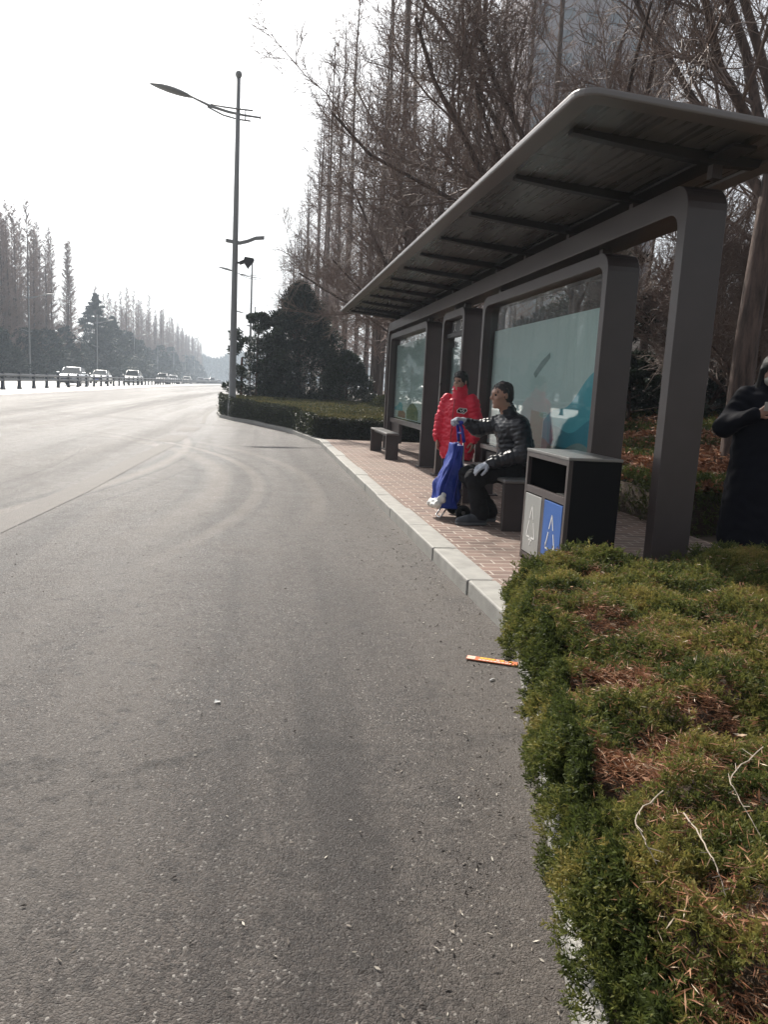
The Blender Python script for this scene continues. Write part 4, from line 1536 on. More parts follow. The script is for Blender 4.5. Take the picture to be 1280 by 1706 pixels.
evergreen('conifer_tree', 'dense dark conifer rising above the island hedge', 'conifer', (1.5, 32.2, 0.2), 5.2, 2.05, M['conifer'], 31, 60000, 0.12, 'egg', 330, fluff=0.95)
evergreen('evergreen_tree', 'loose leafy evergreen overlapping the side of the dark conifer, next to the rust brown post', 'evergreen tree', (-0.15, 31.6, 0.2), 3.8, 1.1, M['glossleaf'], 32, 9000, 0.15, 'round', 55)
evergreen('evergreen_shrub', 'rounded glossy dark shrub between the dark conifer and the shelter', 'shrub', (3.35, 30.6, 0.2), 2.5, 1.45, M['glossleaf'], 33, 22000, 0.10, 'dome', 100)
evergreen('evergreen_shrub', 'low dark shrub filling the gap under the dark conifer', 'shrub', (0.9, 30.9, 0.2), 1.7, 1.2, M['conifer'], 36, 9000, 0.12, 'dome', 45)
evergreen('low_hedge', 'small dark rounded hedge behind the flat clipped hedge, near the shelter end', 'hedge', (4.3, 26.5, 0.2), 0.95, 1.1, M['boxleaf'], 34, 9000, 0.06, 'dome', 60)
# behind the shelter
evergreen('cedar_tree', 'dark drooping cedar seen through the gap behind the shelter', 'conifer', (8.2, 18.2, 0.9), 5.6, 2.3, M['conifer'], 41, 20000, 0.22, 'cone', 110, skirt=0.1, aspect=0.25, fluff=1.15)
for k, (x, y, hh, r, lab) in enumerate(((7.6, 15.2, 1.5, 1.4, 'dark green shrub on the bank below the drooping cedar'), (9.9, 16.0, 1.7, 1.5, 'dark shrub on the bank behind the nearest shelter post'),
                                        (12.0, 17.0, 1.5, 1.6, 'dark shrub in front of the pale building'), (8.9, 24.0, 3.2, 2.0, 'tall dark shrub in the shade far behind the glass panel'), (14.6, 18.0, 2.3, 1.6, 'dark shrub beyond the leaning bare tree trunk'))):
    evergreen('evergreen_shrub', lab, 'shrub', (x, y, float(bed_z(x, y)) + 0.2), hh, r, M['conifer'], 50 + k, 7000, 0.16, 'dome', 45)


# ------------------------------------------------------------------ bare broadleaf trees
def grow_tree(seed, forks, trunk_h, r0, spread, lean=(0, 0), bias=(0, 0, 0), levels=4, prim_len=4.6, twig=(0.5, 1.1), dens=1.0, limbs=()):
    rng = random.Random(seed)
    lines_big, lines_twig = [], []

    def poly(p, d, r, L, lev, up):
        steps = (7, 6, 5, 4, 3)[lev]
        pts, rad = [p], [r]
        q, dd = list(p), list(d)
        rend = (0.42, 0.35, 0.35, 0.4, 0.5)[lev] * r
        for i in range(steps):
            wob = (0.10, 0.14, 0.18, 0.20, 0.22)[lev]
            dd = [dd[0] + rng.gauss(0, wob), dd[1] + rng.gauss(0, wob), dd[2] + rng.gauss(0, wob) + up]
            m = math.sqrt(sum(c * c for c in dd))
            dd = [c / m for c in dd]
            q = [q[j] + dd[j] * L / steps for j in range(3)]
            pts.append(tuple(q))
            t = (i + 1) / steps
            rad.append(r + (rend - r) * t)
        (lines_big if lev <= 1 else lines_twig).append((pts, rad))
        if lev >= levels:
            return
        nchild = int((0, 10, 10, 8, 0)[lev] * dens * rng.uniform(0.8, 1.25)) if lev else 0
        for c in range(nchild):
            t = rng.uniform(0.18, 1.0) if lev < 3 else rng.uniform(0.1, 1.0)
            fi = t * steps
            i = min(int(fi), steps - 1)
            fr = fi - i
            pp = tuple(pts[i][j] * (1 - fr) + pts[i + 1][j] * fr for j in range(3))
            seg = [pts[i + 1][j] - pts[i][j] for j in range(3)]
            m = math.sqrt(sum(s * s for s in seg))
            seg = [s / m for s in seg]
            ax = [rng.gauss(0, 1) for _ in range(3)]
            dot = sum(a * s for a, s in zip(ax, seg))
            ax = [a - dot * s for a, s in zip(ax, seg)]
            m = math.sqrt(sum(a * a for a in ax)) + 1e-6
            ang = rng.uniform(0.45, 0.95)
            nd = [seg[j] * math.cos(ang) + ax[j] / m * math.sin(ang) for j in range(3)]
            cl = L * rng.uniform(0.32, 0.6) * (1 - 0.35 * t)
            if lev >= 2:
                cl = max(cl, rng.uniform(*twig) * 0.5)
            cr = max(0.0048, (r + (rend - r) * t) * rng.uniform(0.42, 0.62))
            poly(pp, nd, cr, cl, lev + 1, 0.10)
    # trunk
    pts, rad = [], []
    for i in range(7):
        t = i / 6
        pts.append((lean[0] * t * trunk_h + 0.03 * math.sin(5 * t + seed), lean[1] * t * trunk_h, t * trunk_h))
        rad.append(r0 * (1.10 - 0.10 * min(1, t * 5)) * (1 - 0.22 * t))
    trunk = [(pts, rad)]
    for k in range(forks):
        az = 2 * PI * (k + rng.uniform(-0.3, 0.3)) / forks
        el = rng.uniform(0.5, 1.05)
        d = [math.cos(az) * math.cos(el) * spread + bias[0], math.sin(az) * math.cos(el) * spread + bias[1], math.sin(el) + bias[2]]
        m = math.sqrt(sum(c * c for c in d))
        t = rng.uniform(0.72, 1.0)
        p = tuple(pts[-1][j] * t + pts[0][j] * (1 - t) for j in range(3))
        poly(p, [c / m for c in d], r0 * rng.uniform(0.34, 0.50), prim_len * rng.uniform(0.8, 1.25), 1, 0.05)
    for (d, L, r, t) in limbs:
        m = math.sqrt(sum(c * c for c in d))
        p = tuple(pts[-1][j] * t + pts[0][j] * (1 - t) for j in range(3))
        poly(p, [c / m for c in d], r, L, 1, 0.06)
    return trunk, lines_big, lines_twig


def make_bare(name, label, loc, group, **kw):
    root = thing(name, label, 'bare tree', loc, group)
    tr, big, tw = grow_tree(**kw)
    V, F = tubes_np(tr, 14)
    np_mesh('trunk', V + np.array(loc), F, M['bark'], root, smooth=True)
    V, F = tubes_np(big, 8)
    V2, F2 = tubes_np(tw, 3)
    mi = np.concatenate([np.zeros(len(F)), np.ones(len(F2))])
    np_mesh('crown', np.concatenate([V, V2]) + np.array(loc), np.concatenate([F, F2 + len(V)]), [M['bark'], M['twig']], root, smooth=True, mi=mi)
    return root


BT = 'bare trees behind the bus shelter'
make_bare('bare_tree', 'stout bare tree whose leaning trunk stands behind the woman in the dark coat', (6.12, 9.2, 0.75), BT, seed=3, forks=6, trunk_h=4.3, r0=0.155, spread=0.9, lean=(0.02, 0.0), bias=(-0.15, 0, 0.25), prim_len=4.6, dens=1.15)
make_bare('bare_tree', 'bare spreading tree rising over the shelter roof, next past the stout leaning tree', (5.6, 13.6, 0.7), BT, seed=8, forks=7, trunk_h=2.9, r0=0.15, spread=1.05, bias=(-0.2, 0.0, 0.2), prim_len=4.4, dens=1.15, limbs=[((-4.3, -0.6, 2.7), 5.2, 0.075, 1.0), ((-4.0, 0.8, 3.6), 5.4, 0.07, 1.0), ((-3.0, -1.2, 4.5), 5.2, 0.07, 1.0), ((-4.6, 0.3, 1.5), 5.2, 0.06, 0.95)])
make_bare('bare_tree', 'bare tree whose long limbs reach out over the road past the far shelter end', (4.7, 19.8, 0.5), BT, seed=12, forks=7, trunk_h=2.4, r0=0.15, spread=1.1, bias=(-0.2, -0.05, 0.2), prim_len=4.4, dens=1.1, limbs=[((-5.2, 0.2, 2.4), 4.3, 0.06, 1.0), ((-4.4, -0.6, 3.6), 5.2, 0.065, 1.0), ((-3.4, 0.4, 5.2), 6.6, 0.065, 1.0), ((-4.6, -0.8, 1.5), 3.8, 0.05, 0.95), ((-2.5, -0.8, 5.0), 6.6, 0.065, 1.0)])
make_bare('bare_tree', 'smaller bare tree among the redwoods just beyond the far shelter end', (5.4, 25.5, 0.5), BT, seed=17, forks=6, trunk_h=2.6, r0=0.13, spread=1.0, bias=(-0.3, 0, 0.2), prim_len=4.6, dens=0.9)
make_bare('bare_tree', 'thin bare tree deep on the bank in front of the grey tower', (9.6, 13.2, 0.85), BT, seed=23, forks=7, trunk_h=3.0, r0=0.14, spread=1.0, bias=(-0.1, 0, 0.25), prim_len=5.2, dens=1.1)
make_bare('bare_tree', 'twiggy bare tree deep on the bank, behind the drooping cedar', (10.5, 20.5, 0.9), BT, seed=29, forks=7, trunk_h=3.2, r0=0.14, spread=1.0, bias=(-0.1, 0, 0.3), prim_len=5.6, dens=1.0)

for (x, y, sd_, lab) in ((8.3, 12.4, 41, 'low twiggy bare shrub on the bank in the gap behind the nearest shelter post'), (11.2, 14.8, 43, 'twiggy bare shrub on the bank before the pale building'), (9.6, 15.6, 45, 'tangled bare shrub on the bank in the gap between two shelter posts'), (14.5, 19.5, 47, 'tall bare shrub on the bank beyond the leaning trunk')):
    make_bare('bare_shrub', lab, (x, y, float(bed_z(x, y))), 'bare shrubs on the bank', seed=sd_, forks=9, trunk_h=0.7, r0=0.07, spread=0.8, bias=(0, 0, 0.35), prim_len=2.9, dens=1.15, levels=4)


# ------------------------------------------------------------------ bare redwoods
def redwood_mesh(seed, H=23.0, base=0.10, dens=1.25, twigs=20, thick=1.0):
    rng = random.Random(seed)
    big, tw = [], []
    pts = [(0.05 * math.sin(i + seed), 0.05 * math.cos(1.3 * i + seed), H * i / 10) for i in range(11)]
    rad = [0.15 * thick * (1 - i / 10) ** 0.9 + 0.008 for i in range(11)]
    rad[0] *= 1.35
    z = H * base
    while z < H * 0.985:
        t = z / H
        L = (2.5 * (1 - t) ** 0.75 + 0.22) * rng.uniform(0.55, 1.15)
        az = rng.random() * 2 * PI
        el = rng.uniform(0.25, 0.8) * (0.6 + 0.8 * t)
        ix = t * 10
        i = min(int(ix), 9)
        fr = ix - i
        bx, by = (pts[i][j] * (1 - fr) + pts[i + 1][j] * fr for j in (0, 1))
        p = [(bx, by, z)]
        e = el
        q = [bx, by, z]
        for s in range(3):
            q = [q[0] + math.cos(az) * math.cos(e) * L / 3, q[1] + math.sin(az) * math.cos(e) * L / 3, q[2] + math.sin(e) * L / 3]
            p.append(tuple(q))
            e += rng.uniform(0.0, 0.25)
            az += rng.gauss(0, 0.12)
        r = 0.014 + 0.014 * (1 - t) * L / 2
        big.append((p, [r, r * 0.75, r * 0.5, 0.004]))
        for k in range(int(twigs * (0.5 + L / 2.5))):
            s = rng.uniform(0.15, 1.0) * 3
            i2 = min(int(s), 2)
            f2 = s - i2
            a = [p[i2][j] * (1 - f2) + p[i2 + 1][j] * f2 for j in range(3)]
            az2 = az + rng.choice((-1, 1)) * rng.uniform(0.4, 1.2)
            l2 = rng.uniform(0.25, 0.85) * (0.5 + 0.5 * L / 2)
            e2 = rng.uniform(0.1, 1.0)
            m = [a[0] + math.cos(az2) * math.cos(e2) * l2 * 0.5, a[1] + math.sin(az2) * math.cos(e2) * l2 * 0.5, a[2] + math.sin(e2) * l2 * 0.5]
            e2 += 0.3
            b = [m[0] + math.cos(az2) * math.cos(e2) * l2 * 0.5, m[1] + math.sin(az2) * math.cos(e2) * l2 * 0.5, m[2] + math.sin(e2) * l2 * 0.5]
            tw.append(([tuple(a), tuple(m), tuple(b)], [0.0115 * thick ** 2, 0.0095 * thick ** 2, 0.006 * thick]))
        z += rng.uniform(0.08, 0.28) / dens
    V0, F0 = tubes_np([(pts, rad)], 8)
    V1, F1 = tubes_np(big, 3)
    V2, F2 = tubes_np(tw, 3)
    return (V0, F0), (np.concatenate([V1, V2]), np.concatenate([F1, F2 + len(V1)]))


PROTO = []
for s in range(7):
    (V0, F0), (V1, F1) = redwood_mesh(100 + s, H=(23, 24.5, 22, 21, 24, 23, 24)[s], base=(0.08, 0.12, 0.10, 0.06, 0.08, 0.1, 0.5)[s], twigs=8 if s < 3 else 20, dens=1.0 if s < 3 else 1.35, thick=(1.0, 1.0, 1.0, 1.32, 1.32, 1.32, 2.0)[s])
    r = thing('bare_redwood_tree', None, 'bare tree', (0, 0, 0))
    np_mesh('trunk', V0, F0, M['red_bark'], r, smooth=True)
    np_mesh('crown', V1, F1, M['red_twig'], r)
    PROTO.append([r, False])


def redwood(x, y, label, group, s=1.0, k=None):
    k = (random.randrange(3) if x > 0 else 3 + random.randrange(3)) if k is None else k
    if PROTO[k][1]:
        r = copy_tree(PROTO[k][0])
    else:
        r = PROTO[k][0]
        PROTO[k][1] = True
    z = g1(x, y) + (0.12 if x > 0 else 0.05) + (float(mound(x, y)) if x > 0 else 0)
    r.location = (x, y, z)
    r.rotation_euler = (random.gauss(0, 0.012), random.gauss(0, 0.012), random.random() * 2 * PI)
    s *= random.uniform(0.9, 1.08)
    r.scale = (s, s, s * random.uniform(0.95, 1.05))
    tag(r, label, 'bare tree', group)
    return r


rg1 = 'bare redwoods in rows behind the shelter and the island hedge'
first = True
for x0, ys_ in ((4.55, np.arange(30.5, 84, 4.0)), (7.6, np.arange(28, 90, 4.4)), (10.6, np.arange(29, 80, 4.8)), (14.5, np.arange(46, 80, 5.0))):
    for y in ys_:
        if x0 > 12 and y < 44:
            continue
        lab = 'straight bare redwood in the dense rows behind the shelter and conifer'
        if first:
            lab = 'thickest straight redwood trunk in front of its row, rising behind the glossy dark shrub'
            first = False
        redwood(x0 + random.gauss(0, 0.35), y + random.gauss(0, 0.5), lab, rg1, 1.05)
for x0, ys_ in ((4.8, np.arange(88, 250, 9.0)), (9.5, np.arange(92, 180, 12))):
    for y in ys_:
        redwood(x0 + random.gauss(0, 0.4), y + random.gauss(0, 1), 'straight bare redwood in the dense rows behind the shelter and conifer', rg1, 1.05)
rg2 = 'bare redwoods in rows across the road beyond the fence'
for x0 in (-33.0, -36.2, -39.6, -43.0):
    for y in np.arange(60, 148, 3.4):
        if y < 94 and x0 < -39:
            continue
        redwood(x0 + random.gauss(0, 0.6), y + random.gauss(0, 0.8), 'tall bare redwood in the near group across the road, before the dark cedar', rg2, 1.0, 6 if y < 94 else None)  # nearest trees are out of view, bare-stemmed to streak the panel reflections
for x0 in (-33.5, -37.5, -41):
    for y in np.arange(205, 470, 7.4):
        redwood(x0 + random.gauss(0, 0.8), y + random.gauss(0, 1.5), 'bare redwood in the hazy far rows across the road, past the dark cedar', rg2, 1.0)

# dark cedars and undergrowth across the road
ced = evergreen('cedar_tree', 'dark ragged cedar with a pointed top across the road', 'conifer', (-31.5, 158, g1(-31.5, 158)), 16.0, 5.2, M['conifer'], 61, 26000, 0.75, 'cone', 210, aspect=0.3, fluff=1.3)
ced2 = evergreen('cedar_tree', 'lower dark cedar next to the pointed cedar across the road', 'conifer', (-31.0, 172, g1(-31, 172)), 13.0, 5.6, M['conifer'], 62, 26000, 0.75, 'cone', 210, aspect=0.3, fluff=1.3)
rg3 = 'dark evergreen thicket under the trees across the road'
sh0 = evergreen('evergreen_shrub', 'dark evergreen bush in the thicket under the trees across the road', 'shrub', (-32.0, 100, g1(-32, 100)), 6.6, 3.6, M['conifer'], 63, 8000, 0.42, 'dome', 70, group=rg3)
for i, y in enumerate(list(np.arange(105, 152, 4.6)) + list(np.arange(180, 420, 9.0))):
    c = copy_tree(sh0)
    x = -32.2 + random.gauss(0, 0.9)
    c.location = (x, y, g1(x, y))
    c.rotation_euler = (0, 0, random.random() * 6.28)
    s = random.uniform(0.75, 1.25) * (0.45 if y < 97 else 0.75 if y < 112 else (1.0 if y < 170 else 1.25))
    c.scale = (s, s, s * random.uniform(0.8, 1.15))

# the wood that closes the road far off
rng = np.random.default_rng(71)
n = 26000
x = rng.uniform(-70, 90, n)
y = rng.uniform(560, 640, n)
hh = 15 + 7 * N2(x, y * 0 + 3, 0.06)
z = gz(x, y) + hh * rng.random(n) ** 0.7
v, f = leaves_np(np.stack([x, y, z], -1), np.tile([[0, 0, 1.0]], (n, 1)), rng.uniform(1.5, 4.0, n), rng, aspect=0.35, jitter=0.7)
o = np_mesh('distant_woods', v, f, M['conifer'], attr=np.repeat(rng.uniform(0.2, 0.8, n), 4))
tag(o, 'hazy far-off wood closing the end of the road', 'woods', kind='stuff')

# ------------------------------------------------------------------ road grit by the kerb
rng = np.random.default_rng(81)
n = 1900
y = 0.9 + 13 * rng.random(n) ** 1.6
x = kerb_x(y) - 0.01 - np.abs(rng.normal(0, 0.30, n))
n2 = 650
y = np.concatenate([y, rng.uniform(1.2, 9, n2)])
x = np.concatenate([x, rng.uniform(-3.0, 1.2, n2)])
ok = x < kerb_x(y) - 0.012
x, y = x[ok], y[ok]
d = rand_unit(len(x), rng)
d[:, 2] = np.abs(d[:, 2]) * 0.15
v, f = leaves_np(np.stack([x, y, gz(x, y) + 0.004], -1), d, rng.uniform(0.005, 0.022, len(x)), rng, aspect=0.32, jitter=0.15)
v[:, 2] = np.maximum(v[:, 2], 0.002)
o = np_mesh('road_grit', v, f, M['grit'], attr=np.repeat(np.clip(rng.normal(0.5, 0.3, len(x)), 0, 1), 4))
tag(o, 'bits of dry debris and grit along the kerb and over the asphalt', 'debris', kind='stuff')

# ------------------------------------------------------------------ buildings behind the trees
tb = thing('tower_block', 'tall grey tower block behind the bare branches above the shelter', 'building', (49, 126, g1(49, 126)))
gz0 = g1(49, 126)
MB().box(37.6, 60.5, 118, 134, gz0 - 0.2, gz0 + 78).build('wall', M['tower'], tb)
w0 = MB().box(-0.9, 0.9, -0.06, 0.06, -0.8, 0.8).build('window', M['tower_glass'], at=(0, 0, 0))
w0.parent = tb
w0.location = (39.8 - 49, 117.97 - 126, 20)
firstw = True
for i in range(6):
    for k in range(16):
        if firstw:
            firstw = False
            continue
        c = w0.copy()
        COL.objects.link(c)
        c.parent = tb
        c.location = (39.8 + i * 3.7 - 49, 117.97 - 126, 20 + 3.1 * k)
pb = thing('pale_building', 'low pale plastered building glimpsed behind the trunk and the shrubs', 'building', (31, 47, g1(31, 47)))
z0 = g1(31, 47)
MB().box(20, 44, 43, 52, z0, z0 + 6.2).build('wall', M['palewall'], pb)
MB().box(19.7, 44.3, 42.7, 52.3, z0 + 6.2, z0 + 6.5).build('roof', M['tower'], pb)
for k in range(7):
    f = MB().box(21.4 + 3.2 * k, 22.9 + 3.2 * k, 42.93, 42.998, z0 + 2.2, z0 + 4.2).build('window', M['white'], pb)
    MB().box(21.5 + 3.2 * k, 22.8 + 3.2 * k, 42.90, 42.928, z0 + 2.3, z0 + 4.1).build('pane', M['tower_glass'], f)
# ------------------------------------------------------------------ smooth solid modelling for bodies
class SDF:
    def __init__(self):
        self.p = []

    def cap(self, a, b, ra, rb=None, k=0.03, puff=None):
        a, b = np.asarray(a, float), np.asarray(b, float)
        rb = ra if rb is None else rb
        self.p.append(('c', a, b, ra, rb, k, puff))
        return self

    def chain(self, pts, rs, k=0.03, puff=None):
        for i in range(len(pts) - 1):
            self.cap(pts[i], pts[i + 1], rs[i], rs[i + 1], k, puff)
        return self

    def ell(self, c, r, axes=None, k=0.03, sub=False):
        self.p.append(('e', np.asarray(c, float), np.asarray(r, float), np.eye(3) if axes is None else np.asarray(axes, float), k, sub))
        return self

    def mesh(self, res, floor=None, warp=None):
        lo, hi = np.full(3, 1e9), np.full(3, -1e9)
        for q in self.p:
            if q[0] == 'c':
                r = max(q[3], q[4]) + 0.03
                lo, hi = np.minimum(lo, np.minimum(q[1], q[2]) - r), np.maximum(hi, np.maximum(q[1], q[2]) + r)
            elif not q[5]:
                r = q[2].max() + 0.03
                lo, hi = np.minimum(lo, q[1] - r), np.maximum(hi, q[1] + r)
        N = np.ceil((hi - lo) / res).astype(int) + 2
        D = np.full(N, 0.25, np.float32)
        ax = [lo[i] + res * np.arange(N[i]) for i in range(3)]
        for q in self.p:
            if q[0] == 'c':
                r = max(q[3], q[4]) + q[5] + 0.05
                l, h = np.minimum(q[1], q[2]) - r, np.maximum(q[1], q[2]) + r
            else:
                r = q[2].max() + q[4] + 0.05
                l, h = q[1] - r, q[1] + r
            i0 = np.clip(np.floor((l - lo) / res).astype(int), 0, N)
            i1 = np.clip(np.ceil((h - lo) / res).astype(int) + 1, 0, N)
            if np.any(i1 <= i0):
                continue
            sl = tuple(slice(a, b) for a, b in zip(i0, i1))
            P = np.stack(np.meshgrid(ax[0][sl[0]], ax[1][sl[1]], ax[2][sl[2]], indexing='ij'), -1)
            if q[0] == 'c':
                ab = q[2] - q[1]
                t = np.clip(((P - q[1]) @ ab) / (ab @ ab + 1e-9), 0, 1)
                d = np.linalg.norm(P - q[1] - t[..., None] * ab, axis=-1) - (q[3] + (q[4] - q[3]) * t)
                if q[6]:
                    d = d - q[6][1] * (np.sqrt(np.abs(np.sin(PI * q[6][0] * t))) - 0.6)
                k, sub = q[5], False
            else:
                L = (P - q[1]) @ q[3].T
                kk = np.linalg.norm(L / q[2], axis=-1)
                k2 = np.linalg.norm(L / (q[2] ** 2), axis=-1) + 1e-6
                d = kk * (kk - 1) / k2
                k, sub = q[4], q[5]
            A = D[sl]
            if sub:
                hmix = np.clip(0.5 - 0.5 * (A + d) / k, 0, 1)
                D[sl] = A * (1 - hmix) - d * hmix + k * hmix * (1 - hmix)
            else:
                hmix = np.clip(0.5 + 0.5 * (A - d) / k, 0, 1)
                D[sl] = A * (1 - hmix) + d * hmix - k * hmix * (1 - hmix)
        if floor is not None:
            D = np.maximum(D, (floor - ax[2])[None, None, :].astype(np.float32))
        if warp is not None:
            P = np.stack(np.meshgrid(*ax, indexing='ij'), -1)
            D = D + warp(P)
        D[0], D[-1], D[:, 0], D[:, -1], D[:, :, 0], D[:, :, -1] = [0.2] * 6
        return nets(D, lo, res)


def nets(D, lo, res):
    S = D < 0
    c = np.zeros(tuple(n - 1 for n in D.shape), np.int8)
    corners = [(i, j, k) for i in (0, 1) for j in (0, 1) for k in (0, 1)]

    def sh_(A, o):
        return A[o[0]:A.shape[0] - 1 + o[0], o[1]:A.shape[1] - 1 + o[1], o[2]:A.shape[2] - 1 + o[2]]
    for o in corners:
        c += sh_(S, o)
    act = (c > 0) & (c < 8)
    idx = -np.ones(act.shape, np.int64)
    ii = np.argwhere(act)
    idx[act] = np.arange(len(ii))
    acc, cnt = np.zeros((len(ii), 3)), np.zeros(len(ii))
    for a in corners:
        for ax in range(3):
            if a[ax]:
                continue
            b = list(a)
            b[ax] = 1
            da = D[ii[:, 0] + a[0], ii[:, 1] + a[1], ii[:, 2] + a[2]]
            db = D[ii[:, 0] + b[0], ii[:, 1] + b[1], ii[:, 2] + b[2]]
            m = (da < 0) != (db < 0)
            t = np.where(m, da / np.where(m, da - db, 1), 0)
            p = np.tile(np.array(a, float), (len(ii), 1))
            p[:, ax] = t
            acc[m] += p[m]
            cnt[m] += 1
    V = lo + res * (ii + acc / cnt[:, None])
    F = []
    for ax in range(3):
        a1, a2 = (ax + 1) % 3, (ax + 2) % 3
        n = list(S.shape)
        s0 = [slice(0, n[i]) for i in range(3)]
        s1 = list(s0)
        s0[ax], s1[ax] = slice(0, n[ax] - 1), slice(1, n[ax])
        e = np.argwhere(S[tuple(s0)] != S[tuple(s1)])
        e = e[(e[:, a1] > 0) & (e[:, a2] > 0) & (e[:, a1] < n[a1] - 1) & (e[:, a2] < n[a2] - 1)]
        ins = S[e[:, 0], e[:, 1], e[:, 2]]

        def g(d1, d2):
            q = e.copy()
            q[:, a1] -= d1
            q[:, a2] -= d2
            return idx[q[:, 0], q[:, 1], q[:, 2]]
        q = np.stack([g(1, 1), g(0, 1), g(0, 0), g(1, 0)], -1)
        q[~ins] = q[~ins][:, ::-1]
        F.append(q)
    F = np.concatenate(F)
    F = F[(F >= 0).all(1)]
    return V, F


def sdf_part(name, S, res, mat, parent, floor=None, extra=None, warp=None):
    V, F = S.mesh(res, floor, warp)
    if extra is not None:
        for v2, f2 in extra:
            F = np.concatenate([F, f2 + len(V)])
            V = np.concatenate([V, v2])
    return np_mesh(name, V, F, mat, parent, smooth=True)


def A3(*v):
    return np.array(v, float)


def head_frame(f, up=(0, 0, 1)):
    f = norm(f)
    s = norm(np.cross(up, f))
    return f, s, np.cross(f, s)


def add_head(S, c, fwd, up=(0, 0, 1), sc=1.0):
    f, s, u = head_frame(fwd, up)
    ax = np.stack([s, f, u])

    def P(a, b, d):
        return c + sc * (s * a + f * b + u * d)
    S.ell(P(0, -0.012, 0.035), A3(0.075, 0.094, 0.090) * sc, ax, 0.02)
    S.ell(P(0, 0.022, -0.045), A3(0.056, 0.066, 0.074) * sc, ax, 0.03)
    S.cap(P(0, 0.086, 0.018), P(0, 0.106, -0.018), 0.009 * sc, 0.014 * sc, 0.012)
    S.ell(P(0.013, 0.094, -0.021), A3(0.009, 0.010, 0.008) * sc, ax, 0.008)
    S.ell(P(-0.013, 0.094, -0.021), A3(0.009, 0.010, 0.008) * sc, ax, 0.008)
    S.cap(P(-0.032, 0.074, 0.034), P(0.032, 0.074, 0.034), 0.012 * sc, None, 0.02)
    S.ell(P(0, 0.082, -0.052), A3(0.023, 0.010, 0.006) * sc, ax, 0.008)
    S.ell(P(0, 0.079, -0.064), A3(0.020, 0.010, 0.007) * sc, ax, 0.008)
    S.ell(P(0, 0.070, -0.098), A3(0.024, 0.020, 0.018) * sc, ax, 0.02)
    for q in (-1, 1):
        S.ell(P(q * 0.031, 0.092, 0.012), A3(0.017, 0.013, 0.011) * sc, ax, 0.012, True)
        S.ell(P(q * 0.040, 0.060, -0.025), A3(0.022, 0.022, 0.022) * sc, ax, 0.02)
        S.ell(P(q * 0.078, -0.012, 0.0), A3(0.009, 0.020, 0.032) * sc, ax, 0.01)
    return P, ax


def add_eyes(P, parent, sc=1.0):
    for q in (-1, 1):
        mb = MB()
        c = P(q * 0.031, 0.071, 0.012)
        prof = [(0.0125 * sc * math.sin(PI * i / 6) + 1e-4, -0.0125 * sc * math.cos(PI * i / 6)) for i in range(7)]
        mb.lathe(prof, c, 10)
        mb.build('eye', M['hair'], parent, smooth=True)


def hand_sdf(W, d, n, thumb_side, curl=(20, 25, 20), spread=4, scale=1.0, thumb_out=0.9, inflate=0.0):
    """W wrist, d towards fingers, n back of the hand, thumb_side: +1 thumb along cross(d, n)"""
    d = norm(d)
    n = norm(np.asarray(n, float) - d * np.dot(n, d))
    s = np.cross(d, n) * thumb_side
    S = SDF()
    q = inflate
    for o in (-0.027, -0.010, 0.008, 0.026):
        S.cap(W + d * 0.012 * scale + s * o * 0.7 * scale, W + d * 0.082 * scale + s * o * scale, (0.015 + q) * scale, (0.0125 + q) * scale, 0.014)
    S.cap(W - d * 0.05, W + d * 0.02, 0.027 * scale + q, 0.026 * scale + q, 0.02)
    lens = {-0.031: (0.030, 0.020, 0.017), -0.0105: (0.038, 0.025, 0.019), 0.010: (0.042, 0.028, 0.020), 0.031: (0.038, 0.024, 0.019)}
    for j, (o, ls) in enumerate(lens.items()):
        p = W + d * (0.084 if j else 0.076) * scale + s * o * scale
        a = math.radians(spread * (j - 1.5))
        base = norm(d * math.cos(a) + s * math.sin(a))
        ang = 0
        r = (0.0092, 0.0098, 0.0102, 0.0098)[j] * scale + q
        for k, l in enumerate(ls):
            ang += math.radians(curl[k] * (1 + 0.08 * (1.5 - j)))
            dd = base * math.cos(ang) - n * math.sin(ang)
            p2 = p + dd * l * scale
            S.cap(p, p2, r, r * 0.92, 0.005)
            p, r = p2, r * 0.92
    t0 = W + d * 0.022 * scale + s * 0.026 * scale
    t1 = t0 + norm(d * 0.55 + s * 0.75 * thumb_out - n * 0.35) * 0.042 * scale
    t2 = t1 + norm(d * 0.8 + s * 0.35 * thumb_out - n * 0.45) * 0.032 * scale
    t3 = t2 + norm(d * 0.9 + s * 0.05 - n * 0.5) * 0.026 * scale
    S.chain([t0, t1, t2, t3], [0.0145 * scale + q, 0.0115 * scale + q, 0.0105 * scale + q, 0.0088 * scale + q], 0.008)
    return S


def shoe(name, heel, toe, parent, z0, w=0.046):
    heel, toe = np.asarray(heel, float), np.asarray(toe, float)
    d = norm(toe - heel)
    S = SDF()
    S.chain([heel + A3(0, 0, 0.05), heel * 0.4 + toe * 0.6 + A3(0, 0, 0.045), toe - d * 0.03 + A3(0, 0, 0.035)], [w * 0.95, w * 1.02, w * 0.8], 0.02)
    S.cap(heel + d * 0.02 + A3(0, 0, 0.07), heel + d * 0.06 + A3(0, 0, 0.10), 0.045, 0.045, 0.03)
    o = sdf_part(name, S, 0.008, M['shoe'], parent, floor=z0 + 0.022)
    S2 = SDF().chain([heel + A3(0, 0, 0.028), heel * 0.4 + toe * 0.6 + A3(0, 0, 0.028), toe - d * 0.03 + A3(0, 0, 0.028)], [w * 1.02, w * 1.10, w * 0.88], 0.02)
    V, F = S2.mesh(0.008, floor=z0)
    V[:, 2] = np.minimum(V[:, 2], z0 + 0.028)
    np_mesh('sole', V, F, M['sole'], o, smooth=False)
    return o


PV = 0.15


